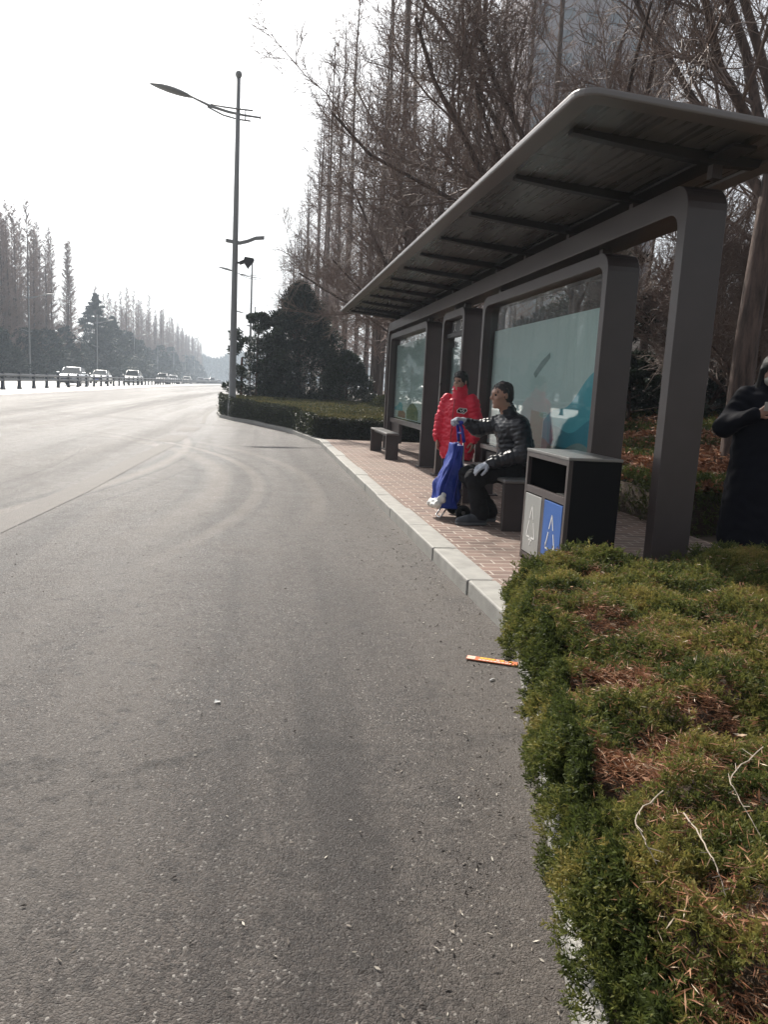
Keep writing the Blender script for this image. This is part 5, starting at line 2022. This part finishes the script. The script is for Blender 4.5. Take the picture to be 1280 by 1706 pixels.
def folds(P):
    x, y, z = P[..., 0], P[..., 1], P[..., 2]
    a = np.sin(23 * x + 9 * np.sin(11 * z + 7 * y) + 5) * np.sin(19 * y + 6 * np.sin(14 * z)) * np.sin(27 * z + 5 * np.sin(17 * x))
    b = np.sin(55 * z + 9 * np.sin(9 * x + 13 * y)) * np.sin(21 * (x + y) + 4 * np.sin(20 * z))
    return (0.007 * a + 0.0035 * b).astype(np.float32)


def tufts(P):
    x, y, z = P[..., 0], P[..., 1], P[..., 2]
    return (0.006 * np.sin(130 * x + 40 * z) * np.sin(120 * y + 50 * z + 3 * np.sin(60 * x)) + 0.004 * np.sin(70 * x + 60 * y + 30 * z)).astype(np.float32)


# ------------------------------------------------------------------ the seated man
man = thing('person', 'seated person in a black quilted jacket gripping the blue trolley handle', 'person', (2.40, 7.02, PV))
B = SDF()
pel, chest, neck, headc = A3(2.41, 7.02, 0.71), A3(2.36, 7.02, 1.00), A3(2.30, 7.02, 1.20), A3(2.225, 7.0, 1.365)
sL, eL, wL = A3(2.375, 6.83, 1.11), A3(2.40, 6.74, 0.845), A3(2.115, 6.83, 0.745)
sR, eR, wR = A3(2.33, 7.20, 1.11), A3(2.10, 7.30, 1.035), A3(1.965, 7.29, 1.10)
hipL, kneeL, ankL = A3(2.40, 6.93, 0.69), A3(1.985, 6.90, 0.60), A3(2.08, 6.93, 0.25)
hipR, kneeR, ankR = A3(2.40, 7.11, 0.69), A3(1.985, 7.15, 0.60), A3(2.23, 7.14, 0.25)
B.chain([pel, chest, neck], [0.13, 0.13, 0.055], 0.05).cap(neck, headc - A3(-0.02, 0, 0.06), 0.055, 0.052, 0.03)
for a, b, c in ((sL, eL, wL), (sR, eR, wR)):
    B.chain([a, b, c], [0.05, 0.042, 0.028], 0.03)
for a, b, c in ((hipL, kneeL, ankL), (hipR, kneeR, ankR)):
    B.chain([a, b, c], [0.08, 0.055, 0.035], 0.03)
P, ax = add_head(B, headc, (-1, -0.12, -0.10))
sdf_part('body', B, 0.008, M['skin'], man)
add_eyes(P, man)
H = SDF()
H.ell(P(0, -0.018, 0.042), A3(0.080, 0.099, 0.090), ax, 0.01)
for q_ in (-1, 1):
    H.cap(P(q_ * 0.074, 0.012, 0.03), P(q_ * 0.076, 0.006, -0.012), 0.008, 0.006, 0.01)
H.ell(P(0, -0.055, -0.01), A3(0.073, 0.055, 0.075), ax, 0.03)
H.ell(P(0, 0.125, -0.045), A3(0.10, 0.095, 0.10), ax, 0.012, True)
H.ell(P(0, 0.0, -0.13), A3(0.12, 0.14, 0.075), ax, 0.012, True)
sdf_part('hair', H, 0.006, M['hair_grey'], man, warp=tufts)
J = SDF()
J.chain([pel + A3(0.02, 0, -0.06), A3(2.41, 7.02, 0.86), chest + A3(0.01, 0, 0.04)], [0.175, 0.165, 0.165], 0.06, (4, 0.010))
J.cap(A3(2.36, 6.93, 1.07), A3(2.35, 7.11, 1.07), 0.125, 0.125, 0.06)
J.chain([sL, eL], [0.085, 0.078], 0.05, (7, 0.009)).chain([eL, wL], [0.075, 0.058], 0.04, (7, 0.009))
J.chain([sR, eR], [0.085, 0.076], 0.05, (7, 0.009)).chain([eR, wR + A3(0.03, 0, -0.012)], [0.072, 0.054], 0.04, (4, 0.009))
J.cap(A3(2.325, 7.02, 1.15), A3(2.30, 7.02, 1.235), 0.078, 0.074, 0.04)
J.ell(A3(2.27, 7.015, 1.29), A3(0.062, 0.06, 0.055), None, 0.02, True)
sdf_part('jacket', J, 0.008, M['navy'], man, warp=folds)
T = SDF()
T.ell(pel + A3(0.01, 0, -0.03), A3(0.14, 0.175, 0.10), None, 0.05)
for a, b, c in ((hipL, kneeL, ankL), (hipR, kneeR, ankR)):
    T.chain([a, b], [0.10, 0.082], 0.04, (3, 0.006)).chain([b, (b + c) / 2, c + A3(0.0, 0, 0.0)], [0.08, 0.078, 0.085], 0.03, (2, 0.008))
sdf_part('trousers', T, 0.010, M['trouser'], man, warp=folds)
shoe('shoe', (2.10, 6.92, PV), (1.84, 6.90, PV), man, PV)
shoe('shoe', (2.26, 7.14, PV), (2.00, 7.16, PV), man, PV)
sdf_part('glove', hand_sdf(wL + A3(-0.015, 0.0, -0.01), A3(-0.95, 0.05, -0.32), A3(-0.25, -0.35, 0.85), -1, (18, 22, 18), 9, 1.02, inflate=0.0022), 0.0045, M['glove'], man)
sdf_part('glove', hand_sdf(wR + A3(0.0, 0, 0.005), A3(-0.92, -0.05, 0.20), A3(0.1, 0.12, 0.98), 1, (48, 62, 45), 2, 1.02, thumb_out=0.5, inflate=0.0025), 0.0045, M['glove'], man)

# ------------------------------------------------------------------ the shopping trolley
tr = thing('shopping_trolley', 'blue fabric two-wheeled shopping trolley standing before the seated person', 'trolley', (1.93, 7.37, PV))
mb = MB()
for y in (7.24, 7.44):
    mb.tube([(1.972, y, 0.225), (1.968, y, 0.60), (1.953, y, 0.93)], 0.009, 8)
mb.tube([(1.972, 7.16, 0.225), (1.972, 7.54, 0.225)], 0.008, 8)
for z, x in ((0.30, 1.971), (0.62, 1.966), (0.86, 1.957)):
    mb.tube([(x, 7.24, z), (x, 7.44, z)], 0.006, 6)
mb.tube([(1.97, 7.25, 0.27), (1.82, 7.25, 0.262)], 0.007, 6)
mb.tube([(1.97, 7.43, 0.27), (1.82, 7.43, 0.262)], 0.007, 6)
mb.build('frame', M['chrome'], tr, smooth=True)
mb = MB()
mb.tube([(1.84, 7.25, 0.262), (1.775, 7.25, 0.162), (1.765, 7.27, 0.156), (1.765, 7.41, 0.156), (1.775, 7.43, 0.162), (1.84, 7.43, 0.262)], 0.008, 8)
mb.build('stand', M['chrome'], tr, smooth=True)
mb = MB()
mb.tube([(1.960, 7.24, 0.90), (1.935, 7.26, 1.03), (1.915, 7.29, 1.088), (1.915, 7.39, 1.088), (1.935, 7.42, 1.03), (1.960, 7.44, 0.90)], [0.017, 0.016, 0.016, 0.016, 0.016, 0.017], 8)
mb.tube([(1.943, 7.24, 0.985), (1.943, 7.44, 0.985)], 0.011, 8)
mb.tube([(1.915, 7.20, 1.09), (1.915, 7.40, 1.09)], 0.018, 10)
mb.build('handle', M['bluep'], tr, smooth=True)
# sagging bag
rb = np.random.default_rng(4)
ring_n, lev = 56, 30
V = []
for i in range(lev + 1):
    t = i / lev
    z = 0.27 + 0.61 * t
    xb = 1.952 - 0.012 * t
    depth = 0.16 * (1 - t) ** 0.8 + 0.075 + 0.02 * math.sin(6 * t)
    half = 0.165 - 0.03 * t
    cx, hx = xb - depth / 2, depth / 2
    for k in range(ring_n):
        a = 2 * PI * k / ring_n
        ca, sa = math.cos(a), math.sin(a)
        px_, py_ = math.copysign(abs(ca) ** 0.45, ca), math.copysign(abs(sa) ** 0.45, sa)
        w = 0.034 * (N2(np.array(k * 0.3), np.array(i * 0.19), 1.0) - 0.5) * (1.2 - 0.4 * t) + 0.010 * math.sin(3 * a + 5 * t) + 0.007 * math.sin(9 * a + 6 * t + 2 * math.sin(7 * t)) * (1.1 - t) + 0.005 * math.sin(17 * t + 3 * a)
        w *= 1.0
        V.append((cx + (hx + w) * px_, 7.34 + (half + w) * py_, z + 0.012 * math.sin(2 * a + 1)))
mb = MB()
mb.v = V
for i in range(lev):
    for k in range(ring_n):
        a, b = i * ring_n + k, i * ring_n + (k + 1) % ring_n
        mb.f.append((a, b, b + ring_n, a + ring_n))
mb.f.append(tuple(reversed(range(ring_n))))
mb.f.append(tuple(lev * ring_n + k for k in range(ring_n)))
mb.m = [0] * len(mb.f)
bag = mb.build('bag', M['blue'], tr, smooth=True)
mb = MB()
mb.tube([(1.90, 7.185, 0.86), (1.83, 7.175, 0.62), (1.752, 7.165, 0.36)], 0.004, 5)
mb.tube([(1.94, 7.19, 0.86), (1.90, 7.17, 0.55), (1.86, 7.16, 0.30)], 0.004, 5)
mb.build('piping', M['bluep'], bag)
S = SDF()
S.ell(A3(1.72, 7.30, 0.29), A3(0.055, 0.12, 0.045), None, 0.03).ell(A3(1.735, 7.19, 0.31), A3(0.04, 0.05, 0.05), None, 0.03).ell(A3(1.765, 7.165, 0.37), A3(0.03, 0.025, 0.05), None, 0.03).ell(A3(1.72, 7.38, 0.28), A3(0.05, 0.06, 0.035), None, 0.03)
sdf_part('pocket_bag', S, 0.008, M['plastic_white'], bag, warp=lambda P: (0.010 * np.sin(60 * P[..., 0] + 31 * P[..., 2]) * np.sin(52 * P[..., 1] + 40 * P[..., 2])).astype(np.float32))
for y in (7.155, 7.545):
    w = MB()
    prof = [(0.052, -0.014), (0.068, -0.013), (0.075, -0.006), (0.075, 0.006), (0.068, 0.013), (0.052, 0.014), (0.052, -0.014)]
    w.lathe(prof, (1.972, y, 0.225), 24, axis='y')
    wo = w.build('wheel', M['tyre'], tr, smooth=True)
    h = MB()
    h.lathe([(0.006, -0.017), (0.020, -0.016), (0.020, 0.016), (0.006, 0.017)], (1.972, y, 0.225), 14, axis='y')
    for k in range(6):
        a = k * PI / 3
        p = A3(1.972, y, 0.225)
        q = p + 0.053 * A3(math.cos(a), 0, math.sin(a))
        h.tube([p, q], [0.009, 0.007], 5)
    h.lathe([(0.046, -0.010), (0.053, -0.010), (0.053, 0.010), (0.046, 0.010), (0.046, -0.010)], (1.972, y, 0.225), 20, axis='y')
    h.build('hub', M['steel'], wo, smooth=False)

# ------------------------------------------------------------------ the person in red
rp = thing('person', 'standing person in a long bright red puffer jacket beyond the bench', 'person', (2.33, 8.85, PV))
F = norm((-0.62, -0.78, 0))
Sd = np.cross((0, 0, 1), F)
base = A3(2.33, 8.85, PV)


def R_(a, b, z):
    return base + Sd * a + F * b + A3(0, 0, z)


B = SDF()
B.chain([R_(0, 0, 0.86), R_(0, 0, 1.12), R_(0, 0.0, 1.33)], [0.12, 0.12, 0.05], 0.05).cap(R_(0, 0.0, 1.33), R_(0, 0.015, 1.42), 0.05, 0.05)
for q in (-1, 1):
    B.chain([R_(q * 0.09, 0, 0.86), R_(q * 0.10, 0.01, 0.46), R_(q * 0.10, 0, 0.09)], [0.075, 0.052, 0.035], 0.03)
    B.chain([R_(q * 0.17, 0, 1.27), R_(q * 0.225, 0.0, 1.0), R_(q * 0.235, 0.06, 0.76)], [0.045, 0.038, 0.026], 0.03)
hc = R_(0, 0.02, 1.465)
P, ax = add_head(B, hc, F + A3(-0.25, 0, -0.05), sc=0.95)
hands = []
for q in (-1, 1):
    V, Fc = hand_sdf(R_(q * 0.235, 0.06, 0.755), A3(0, 0, -1) + 0.12 * F, Sd * q, q, (18, 22, 18), 3, 0.9).mesh(0.005)
    hands.append((V, Fc))
sdf_part('body', B, 0.009, M['skin'], rp, extra=hands)
add_eyes(P, rp, 0.95)
H = SDF()
H.ell(P(0, -0.016, 0.045), A3(0.084, 0.101, 0.094), ax, 0.01)
H.ell(P(0, -0.05, -0.03), A3(0.078, 0.06, 0.095), ax, 0.03)
H.ell(P(0, 0.125, -0.045), A3(0.092, 0.10, 0.105), ax, 0.012, True)
sdf_part('hair', H, 0.006, M['hair'], rp, warp=tufts)
J = SDF()
J.chain([R_(0, 0.0, 0.55), R_(0, 0, 0.85), R_(0, 0, 1.12), R_(0, 0, 1.27)], [0.145, 0.15, 0.14, 0.105], 0.04, (3.0, 0.013))
J.cap(R_(-0.10, 0, 0.60), R_(-0.09, 0, 1.18), 0.128, 0.100, 0.03, (8, 0.013)).cap(R_(0.10, 0, 0.60), R_(0.09, 0, 1.18), 0.128, 0.100, 0.03, (8, 0.013))
J.cap(R_(0, 0, 1.30), R_(0, 0.01, 1.385), 0.092, 0.09, 0.03)
J.ell(R_(0, 0.05, 1.46), A3(0.07, 0.07, 0.085), None, 0.02, True)
for q in (-1, 1):
    J.chain([R_(q * 0.165, 0, 1.255), R_(q * 0.235, 0, 1.0)], [0.078, 0.080], 0.03, (5, 0.014)).chain([R_(q * 0.235, 0, 1.0), R_(q * 0.245, 0.06, 0.77)], [0.078, 0.062], 0.03, (5, 0.014))
    J.ell(R_(q * 0.0, 0, 0.40), A3(0.22, 0.22, 0.13), None, 0.03, True)
jk = sdf_part('jacket', J, 0.008, M['red'], rp, warp=folds)
mb = MB()
mb.tube([R_(0.0, 0.198, 0.56), R_(0.0, 0.196, 0.8), R_(0.0, 0.185, 1.05), R_(0, 0.155, 1.25)], 0.006, 5)
mb.build('zip', pmat('dark_red_zip', (0.22, 0.01, 0.015), 0.5), jk)
# badge on the chest
bc = R_(0.115, 0.172, 1.12)
bu, bv = norm(Sd * 0.94 - F * 0.30), A3(0, 0, 1)
bn_ = norm(F * 0.94 + Sd * 0.30)
mb = MB()
hexo = [(-0.062, -0.026), (0.022, -0.040), (0.065, 0.0), (0.052, 0.030), (-0.035, 0.034), (-0.065, 0.005)]
mb.prism(hexo, bc, bu, bv, bn_ * 0.006)
badge = mb.build('badge', M['white'], jk)
mb = MB()
mb.prism([(a * 0.86, b * 0.80) for a, b in hexo], bc + bn_ * 0.0062, bu, bv, bn_ * 0.002)
dk = mb.build('badge_field', M['black'], badge)
mb = MB()
for poly in ([(-0.030, 0.020), (-0.022, 0.022), (-0.034, 0.0), (-0.012, -0.002), (-0.012, 0.004), (-0.024, 0.005)], [(-0.012, 0.010), (-0.004, 0.011), (-0.012, -0.020), (-0.020, -0.019)],
             [(0.006, 0.020), (0.038, 0.018), (0.038, 0.011), (0.010, 0.013)], [(0.004, 0.020), (0.011, 0.014), (0.008, 0.0), (0.001, 0.002)],
             [(0.003, 0.003), (0.030, -0.002), (0.030, -0.009), (0.002, -0.004)], [(0.026, -0.004), (0.032, -0.006), (0.022, -0.022), (0.015, -0.020)], [(-0.004, -0.018), (0.020, -0.021), (0.018, -0.027), (-0.006, -0.024)]):
    mb.prism([(a * 0.9, b * 0.9) for a, b in poly], bc + bn_ * 0.0084, bu, bv, bn_ * 0.001)
mb.build('badge_mark', M['white'], badge)
T = SDF()
for q in (-1, 1):
    T.chain([R_(q * 0.085, 0, 0.84), R_(q * 0.10, 0.01, 0.46), R_(q * 0.10, 0, 0.08)], [0.10, 0.078, 0.072], 0.03, (3, 0.006))
sdf_part('trousers', T, 0.010, M['trouser'], rp)
for q in (-1, 1):
    shoe('shoe', R_(q * 0.10, -0.07, 0), R_(q * 0.12, 0.18, 0), rp, PV)

rp.scale = (0.92, 0.92, 0.92)
rp.location = (2.235, 8.56, PV)

# ------------------------------------------------------------------ the woman with the phone
wp = thing('person', 'standing person in a long dark navy coat and pale mask holding up a phone', 'person', (4.15, 5.86, PV))
F = norm((-0.42, -0.91, 0))
Sd = np.cross((0, 0, 1), F)
base = A3(4.15, 5.86, PV)
hc = R_(0, 0.05, 1.515)
B = SDF()
B.chain([R_(0, 0, 0.90), R_(0, 0, 1.15), R_(0, 0.01, 1.38)], [0.12, 0.12, 0.05], 0.05).cap(R_(0, 0.01, 1.38), R_(0, 0.03, 1.46), 0.05, 0.05)
phc = R_(0.0, 0.33, 1.235)
wr = {q: R_(q * 0.115, 0.27, 1.165) for q in (-1, 1)}
for q in (-1, 1):
    B.chain([R_(q * 0.09, 0, 0.9), R_(q * 0.10, 0.01, 0.48), R_(q * 0.10, 0, 0.09)], [0.075, 0.052, 0.035], 0.03)
    B.chain([R_(q * 0.17, 0, 1.33), R_(q * 0.31, 0.06, 1.06), wr[q]], [0.045, 0.040, 0.026], 0.03)
P, ax = add_head(B, hc, F + A3(0, 0, -0.25))
hands = []
for q in (-1, 1):
    V, Fc = hand_sdf(wr[q], norm(-Sd * q * 0.72 + A3(0, 0, 0.5) + F * 0.25), norm(F + A3(0, 0, -0.25) + Sd * q * 0.3), -q, (20, 30, 25), 4, 0.95, thumb_out=0.9).mesh(0.004)
    hands.append((V, Fc))
sdf_part('body', B, 0.008, M['skin'], wp, extra=hands)
add_eyes(P, wp)
H = SDF()
H.ell(P(0, -0.016, 0.045), A3(0.086, 0.104, 0.095), ax, 0.01)
H.ell(P(0, -0.05, -0.06), A3(0.082, 0.065, 0.13), ax, 0.03)
H.ell(P(0, 0.13, -0.045), A3(0.088, 0.10, 0.115), ax, 0.012, True)
for q in (-1, 1):
    H.cap(P(q * 0.076, 0.005, 0.02), P(q * 0.088, 0.02, -0.20), 0.022, 0.03, 0.03)
sdf_part('hair', H, 0.008, M['hair'], wp)
MK = SDF()
MK.ell(P(0, 0.055, -0.050), A3(0.060, 0.062, 0.056), ax, 0.01)
MK.ell(P(0, -0.02, -0.045), A3(0.09, 0.062, 0.09), ax, 0.006, True)
sdf_part('face_mask', MK, 0.006, M['mask'], wp)
J = SDF()
J.chain([R_(0, 0, 0.10), R_(0, 0, 0.55), R_(0, 0, 0.95), R_(0, 0, 1.2), R_(0, 0, 1.33)], [0.20, 0.19, 0.17, 0.165, 0.11], 0.06)
for q in (-1, 1):
    J.cap(R_(q * 0.10, 0, 0.14), R_(q * 0.09, 0, 1.24), 0.17, 0.125, 0.06)
    J.chain([R_(q * 0.17, 0, 1.315), R_(q * 0.315, 0.05, 1.05)], [0.085, 0.082], 0.05).chain([R_(q * 0.315, 0.05, 1.05), wr[q] - Sd * q * -0.02 - F * 0.01], [0.080, 0.056], 0.04)
J.cap(R_(0, -0.01, 1.36), R_(0, 0.0, 1.43), 0.10, 0.095, 0.04)
J.cap(R_(0, -0.10, 1.36), R_(0, -0.09, 1.40), 0.10, 0.09, 0.05)
J.ell(R_(0, 0.07, 1.50), A3(0.08, 0.08, 0.09), None, 0.02, True)
J.ell(R_(0, 0, -0.10), A3(0.3, 0.3, 0.16), None, 0.03, True)
sdf_part('coat', J, 0.010, M['coat'], wp, warp=lambda P: 1.1 * folds(P * np.array([0.75, 0.75, 0.42])))
for q in (-1, 1):
    shoe('shoe', R_(q * 0.10, -0.07, 0), R_(q * 0.12, 0.18, 0), wp, PV)
ph = thing('phone', 'pale smartphone with a dark camera bump held up by the person in the navy coat', 'phone', tuple(phc))
fr_ = norm(F + A3(0, 0, -0.35))
pr = norm(np.cross(fr_, (0, 0, 1)))
pu = np.cross(pr, fr_)
MB().obox(phc, pr * 0.078, pu * 0.037, fr_ * 0.0045).build('case', M['phone'], ph, bevel=0.003)
MB().obox(phc - fr_ * 0.0052, pr * 0.072, pu * 0.033, fr_ * 0.0006).build('screen', M['black'], ph)
mb = MB().obox(phc + pr * -0.055 + pu * 0.012 + fr_ * 0.006, pr * 0.017, pu * 0.017, fr_ * 0.0016)
mb.build('camera_bump', M['frame_dark'], ph, bevel=0.001)
# ------------------------------------------------------------------ cars
def make_car(label, paint, tall=0.0):
    r = thing('car', label, 'car', (0, 0, 0), 'cars on the opposite carriageway')
    # body loft: front of the car at -Y
    sec = [(-2.34, 0.34, 0.56, 0.70), (-2.26, 0.24, 0.70, 0.80), (-2.0, 0.20, 0.80, 0.86), (-1.3, 0.19, 0.90 + tall * 0.3, 0.89), (-0.75, 0.19, 0.96 + tall * 0.3, 0.90), (0.6, 0.19, 0.97 + tall * 0.3, 0.90),
           (1.6, 0.20, 0.99 + tall * 0.3, 0.89), (2.1, 0.24, 0.96 + tall * 0.3, 0.84), (2.30, 0.34, 0.80, 0.76)]
    mb = MB()
    ring = []
    for (y, zb, zt, w) in sec:
        half = [(w * 0.86, zb), (w * 0.97, zb + 0.10), (w, zb + (zt - zb) * 0.45), (w * 0.985, zb + (zt - zb) * 0.72), (w * 0.90, zt - 0.03), (w * 0.72, zt)]
        ring.append([(x, y, z) for x, z in half] + [(-x, y, z) for x, z in reversed(half)])
    n = len(ring[0])
    mb.v = [p for q in ring for p in q]
    for i in range(len(ring) - 1):
        for k in range(n):
            a, b = i * n + k, i * n + (k + 1) % n
            mb.f.append((a, b, b + n, a + n))
    mb.f.append(tuple(reversed(range(n))))
    mb.f.append(tuple((len(ring) - 1) * n + k for k in range(n)))
    mb.m = [0] * len(mb.f)
    mb.build('body', paint, r, smooth=True)
    zb = 0.95 + tall * 0.3
    zt = 1.44 + tall
    cab = [(-0.98, zb - 0.04, 0.76, zb - 0.03, 0.70), (-0.25, zb, 0.80, zt - 0.04, 0.60), (0.15, zb, 0.80, zt, 0.62), (0.95, zb, 0.80, zt - 0.03, 0.60), (1.85 + tall * 0.5, zb, 0.74, zb + 0.04 + tall * 0.6, 0.66)]
    mb = MB()
    for (y, z0, w0, z1, w1) in cab:
        mb.v += [(w0, y, z0), (w1, y, z1), (-w1, y, z1), (-w0, y, z0)]
    for i in range(len(cab) - 1):
        o = 4 * i
        mb.f += [(o, o + 4, o + 5, o + 1), (o + 1, o + 5, o + 6, o + 2), (o + 2, o + 6, o + 7, o + 3)]
    mb.f += [(3, 2, 1, 0), (16, 17, 18, 19)]
    mb.m = [0] * len(mb.f)
    mb.build('window', M['carglass'], r)
    mb = MB()
    v = []
    for (y, z0, w0, z1, w1) in cab[1:4]:
        v += [(w1 + 0.012, y, z1 + 0.004), (w1 - 0.10, y, z1 + 0.03), (-w1 + 0.10, y, z1 + 0.03), (-w1 - 0.012, y, z1 + 0.004), (-w1, y, z1 - 0.02), (w1, y, z1 - 0.02)]
    f = []
    for i in range(2):
        for k in range(6):
            a, b = i * 6 + k, i * 6 + (k + 1) % 6
            f.append((a, b, b + 6, a + 6))
    f += [(5, 4, 3, 2, 1, 0), (12, 13, 14, 15, 16, 17)]
    mb.add(v, f)
    mb.build('roof', paint, r, smooth=True)
    for q in (-1, 1):
        mb = MB()
        mb.tube([(q * 0.745, -0.98, zb - 0.03), (q * 0.605, -0.25, zt - 0.035)], 0.03, 6)
        mb.build('pillar', paint, r, smooth=True)
        mb = MB()
        mb.tube([(q * 0.605, 0.95, zt - 0.03), (q * 0.70, 1.8 + tall * 0.5, zb + 0.04 + tall * 0.6)], 0.045, 6)
        mb.build('pillar', paint, r, smooth=True)
        mb = MB()
        mb.tube([(q * 0.81, 0.35, zb), (q * 0.625, 0.35, zt - 0.01)], 0.03, 6)
        mb.build('pillar', paint, r, smooth=True)
    for q in (-1, 1):
        mb = MB().obox((q * 0.62, -2.25, 0.66), (0.17, 0.035 * q, 0.02), (0, 0.06, 0), (0, 0.0, 0.055))
        mb.build('headlight', M['headlight'], r, bevel=0.02)
        mb = MB().obox((q * 0.98, -0.72, zb + 0.06), (0.09, 0, 0), (0, 0.05, 0), (0, 0, 0.06))
        mb.build('wing_mirror', paint, r, bevel=0.02)
        for y in (-1.42, 1.38):
            w = MB().lathe([(0.20, -0.10), (0.30, -0.10), (0.325, -0.06), (0.325, 0.06), (0.30, 0.10), (0.20, 0.10)], (q * 0.79, y, 0.325), 20, axis='x')
            wo = w.build('wheel', M['tyre'], r, smooth=True)
            MB().lathe([(0.02, -0.112), (0.19, -0.108), (0.205, -0.06), (0.205, 0.06), (0.19, 0.108), (0.02, 0.112)], (q * 0.79, y, 0.325), 14, axis='x').build('rim', M['chrome'], wo)
    MB().obox((0, -2.32, 0.50), (0.42, 0, 0), (0, 0.04, 0), (0, 0, 0.075)).build('grille', M['frame_dark'], r, bevel=0.015)
    MB().obox((0, -2.345, 0.30), (0.55, 0, 0), (0, 0.05, 0), (0, 0, 0.045)).build('air_intake', M['frame_dark'], r, bevel=0.015)
    MB().obox((0, -2.372, 0.44), (0.21, 0, 0), (0, 0.006, 0), (0, 0, 0.06)).build('number_plate', M['bluep'], r)
    return r


PA = {'silver': pmat('silver_car_paint', (0.42, 0.44, 0.47), 0.25, metal=0.5, var=0.04, coat=0.8), 'white': pmat('white_car_paint', (0.72, 0.72, 0.71), 0.3, var=0.03, coat=0.8),
      'dark': pmat('dark_car_paint', (0.035, 0.036, 0.042), 0.25, var=0.05, coat=0.8), 'bluegrey': pmat('bluish_car_paint', (0.16, 0.20, 0.26), 0.25, metal=0.4, var=0.05, coat=0.8)}
CARS = [(-14.9, 66.0, 'silver', 0.0, 'silver sedan, nearest and largest of the oncoming cars behind the fence'), (-17.4, 90.0, 'white', 0.0, 'small pale sedan directly following the largest silver car, one lane over'),
        (-14.6, 94.0, 'white', 0.18, 'white tall car behind the fence, third in line from the nearest sedan'), (-14.5, 121.0, 'dark', 0.16, 'dark tall car in front of a close pair, behind the fence'),
        (-14.5, 135.0, 'silver', 0.0, 'silver sedan close behind the dark tall car'), (-14.5, 160.0, 'white', 0.0, 'white sedan driving alone between the silver sedan and the far cluster'),
        (-14.5, 196.0, 'bluegrey', 0.0, 'bluish grey sedan leading the far cluster of cars'), (-14.5, 218.0, 'white', 0.0, 'white sedan in the far cluster, just ahead of a dark van-like car'),
        (-14.5, 242.0, 'dark', 0.35, 'dark van-like car in the far hazy cluster'), (-18.8, 262.0, 'white', 0.0, 'tiny white car far off in the haze behind the van-like car'), (-15.4, 300.0, 'silver', 0.0, 'tiny silver car farthest off where the fence fades')]
protos = {}
for x, y, col, tall, lab in CARS:
    key = (col, tall)
    if key not in protos:
        c = protos[key] = make_car(lab, PA[col], tall)
    else:
        c = copy_tree(protos[key])
    tag(c, lab)
    c.location = (x, y, g1(x, y) + 0.002)
    c.rotation_euler = (0, 0, random.gauss(0, 0.01))

# ------------------------------------------------------------------ air
hz, nt, b = new_mat('haze_air')
nt.nodes.remove(b)
pv = nt.nodes.new('ShaderNodeVolumePrincipled')
pv.inputs['Color'].default_value = (0.76, 0.87, 1.0, 1)
pv.inputs['Density'].default_value = HAZE
pv.inputs['Anisotropy'].default_value = 0.35
nt.links.new(pv.outputs[0], nt.nodes['Material Output'].inputs['Volume'])
hb = MB().box(-312, 312, -70, 775, -1.6, 82).build('haze', hz)
hb['kind'] = 'stuff'
hb['label'] = 'thin pale winter haze in the air'

# ------------------------------------------------------------------ light, sky, camera
el, az = math.radians(SUN_EL), math.radians(SUN_AZ)     # azimuth measured from +Y towards -X
sd = Vector((-math.sin(az) * math.cos(el), math.cos(az) * math.cos(el), math.sin(el)))
w = bpy.data.worlds.new('World')
scene.world = w
w.use_nodes = True
nt = w.node_tree
sky = nt.nodes.new('ShaderNodeTexSky')
sky.sky_type = 'NISHITA'
sky.sun_disc = False
sky.sun_elevation = el
sky.sun_rotation = -az
sky.air_density = 1.0
sky.dust_density = 4.0
sky.ozone_density = 1.0
bg = nt.nodes['Background']
bg.inputs['Strength'].default_value = SKY
hs = nt.nodes.new('ShaderNodeHueSaturation')
hs.inputs['Saturation'].default_value = 0.25
nt.links.new(sky.outputs[0], hs.inputs['Color'])
nt.links.new(hs.outputs[0], bg.inputs['Color'])
su = bpy.data.lights.new('sun', 'SUN')
su.energy = SUN
su.angle = math.radians(0.53)
su.color = (1.0, 0.94, 0.85)
so = bpy.data.objects.new('sun', su)
so.rotation_euler = (-sd).to_track_quat('-Z', 'Y').to_euler()
so.location = (0, 0, 50)
COL.objects.link(so)

cam = bpy.data.cameras.new('camera')
co = bpy.data.objects.new('camera', cam)
COL.objects.link(co)
cam.sensor_fit = 'VERTICAL'
cam.sensor_height = 24.0
cam.lens = 24.0 * 1282.0 / 1706.0
cam.clip_start = 0.05
cam.clip_end = 4000
Rm = Matrix(((RCAM[0][0], -RCAM[1][0], -RCAM[2][0]), (RCAM[0][1], -RCAM[1][1], -RCAM[2][1]), (RCAM[0][2], -RCAM[1][2], -RCAM[2][2])))
co.matrix_world = Matrix.Translation((0, 0, 1.35)) @ Rm.to_4x4()
scene.camera = co

scene.view_settings.view_transform = 'Standard'
scene.view_settings.look = 'None'
scene.view_settings.exposure = EXPOSURE
scene.view_settings.gamma = 1.0
scene.render.engine = 'CYCLES'
cy = scene.cycles
cy.max_bounces = 6
cy.diffuse_bounces = 3
cy.glossy_bounces = 3
cy.transparent_max_bounces = 12
cy.transmission_bounces = 4
cy.volume_bounces = 1
cy.sample_clamp_indirect = 6.0
cy.use_denoising = True
cy.caustics_reflective = False
cy.caustics_refractive = False
bpy.context.view_layer.update()
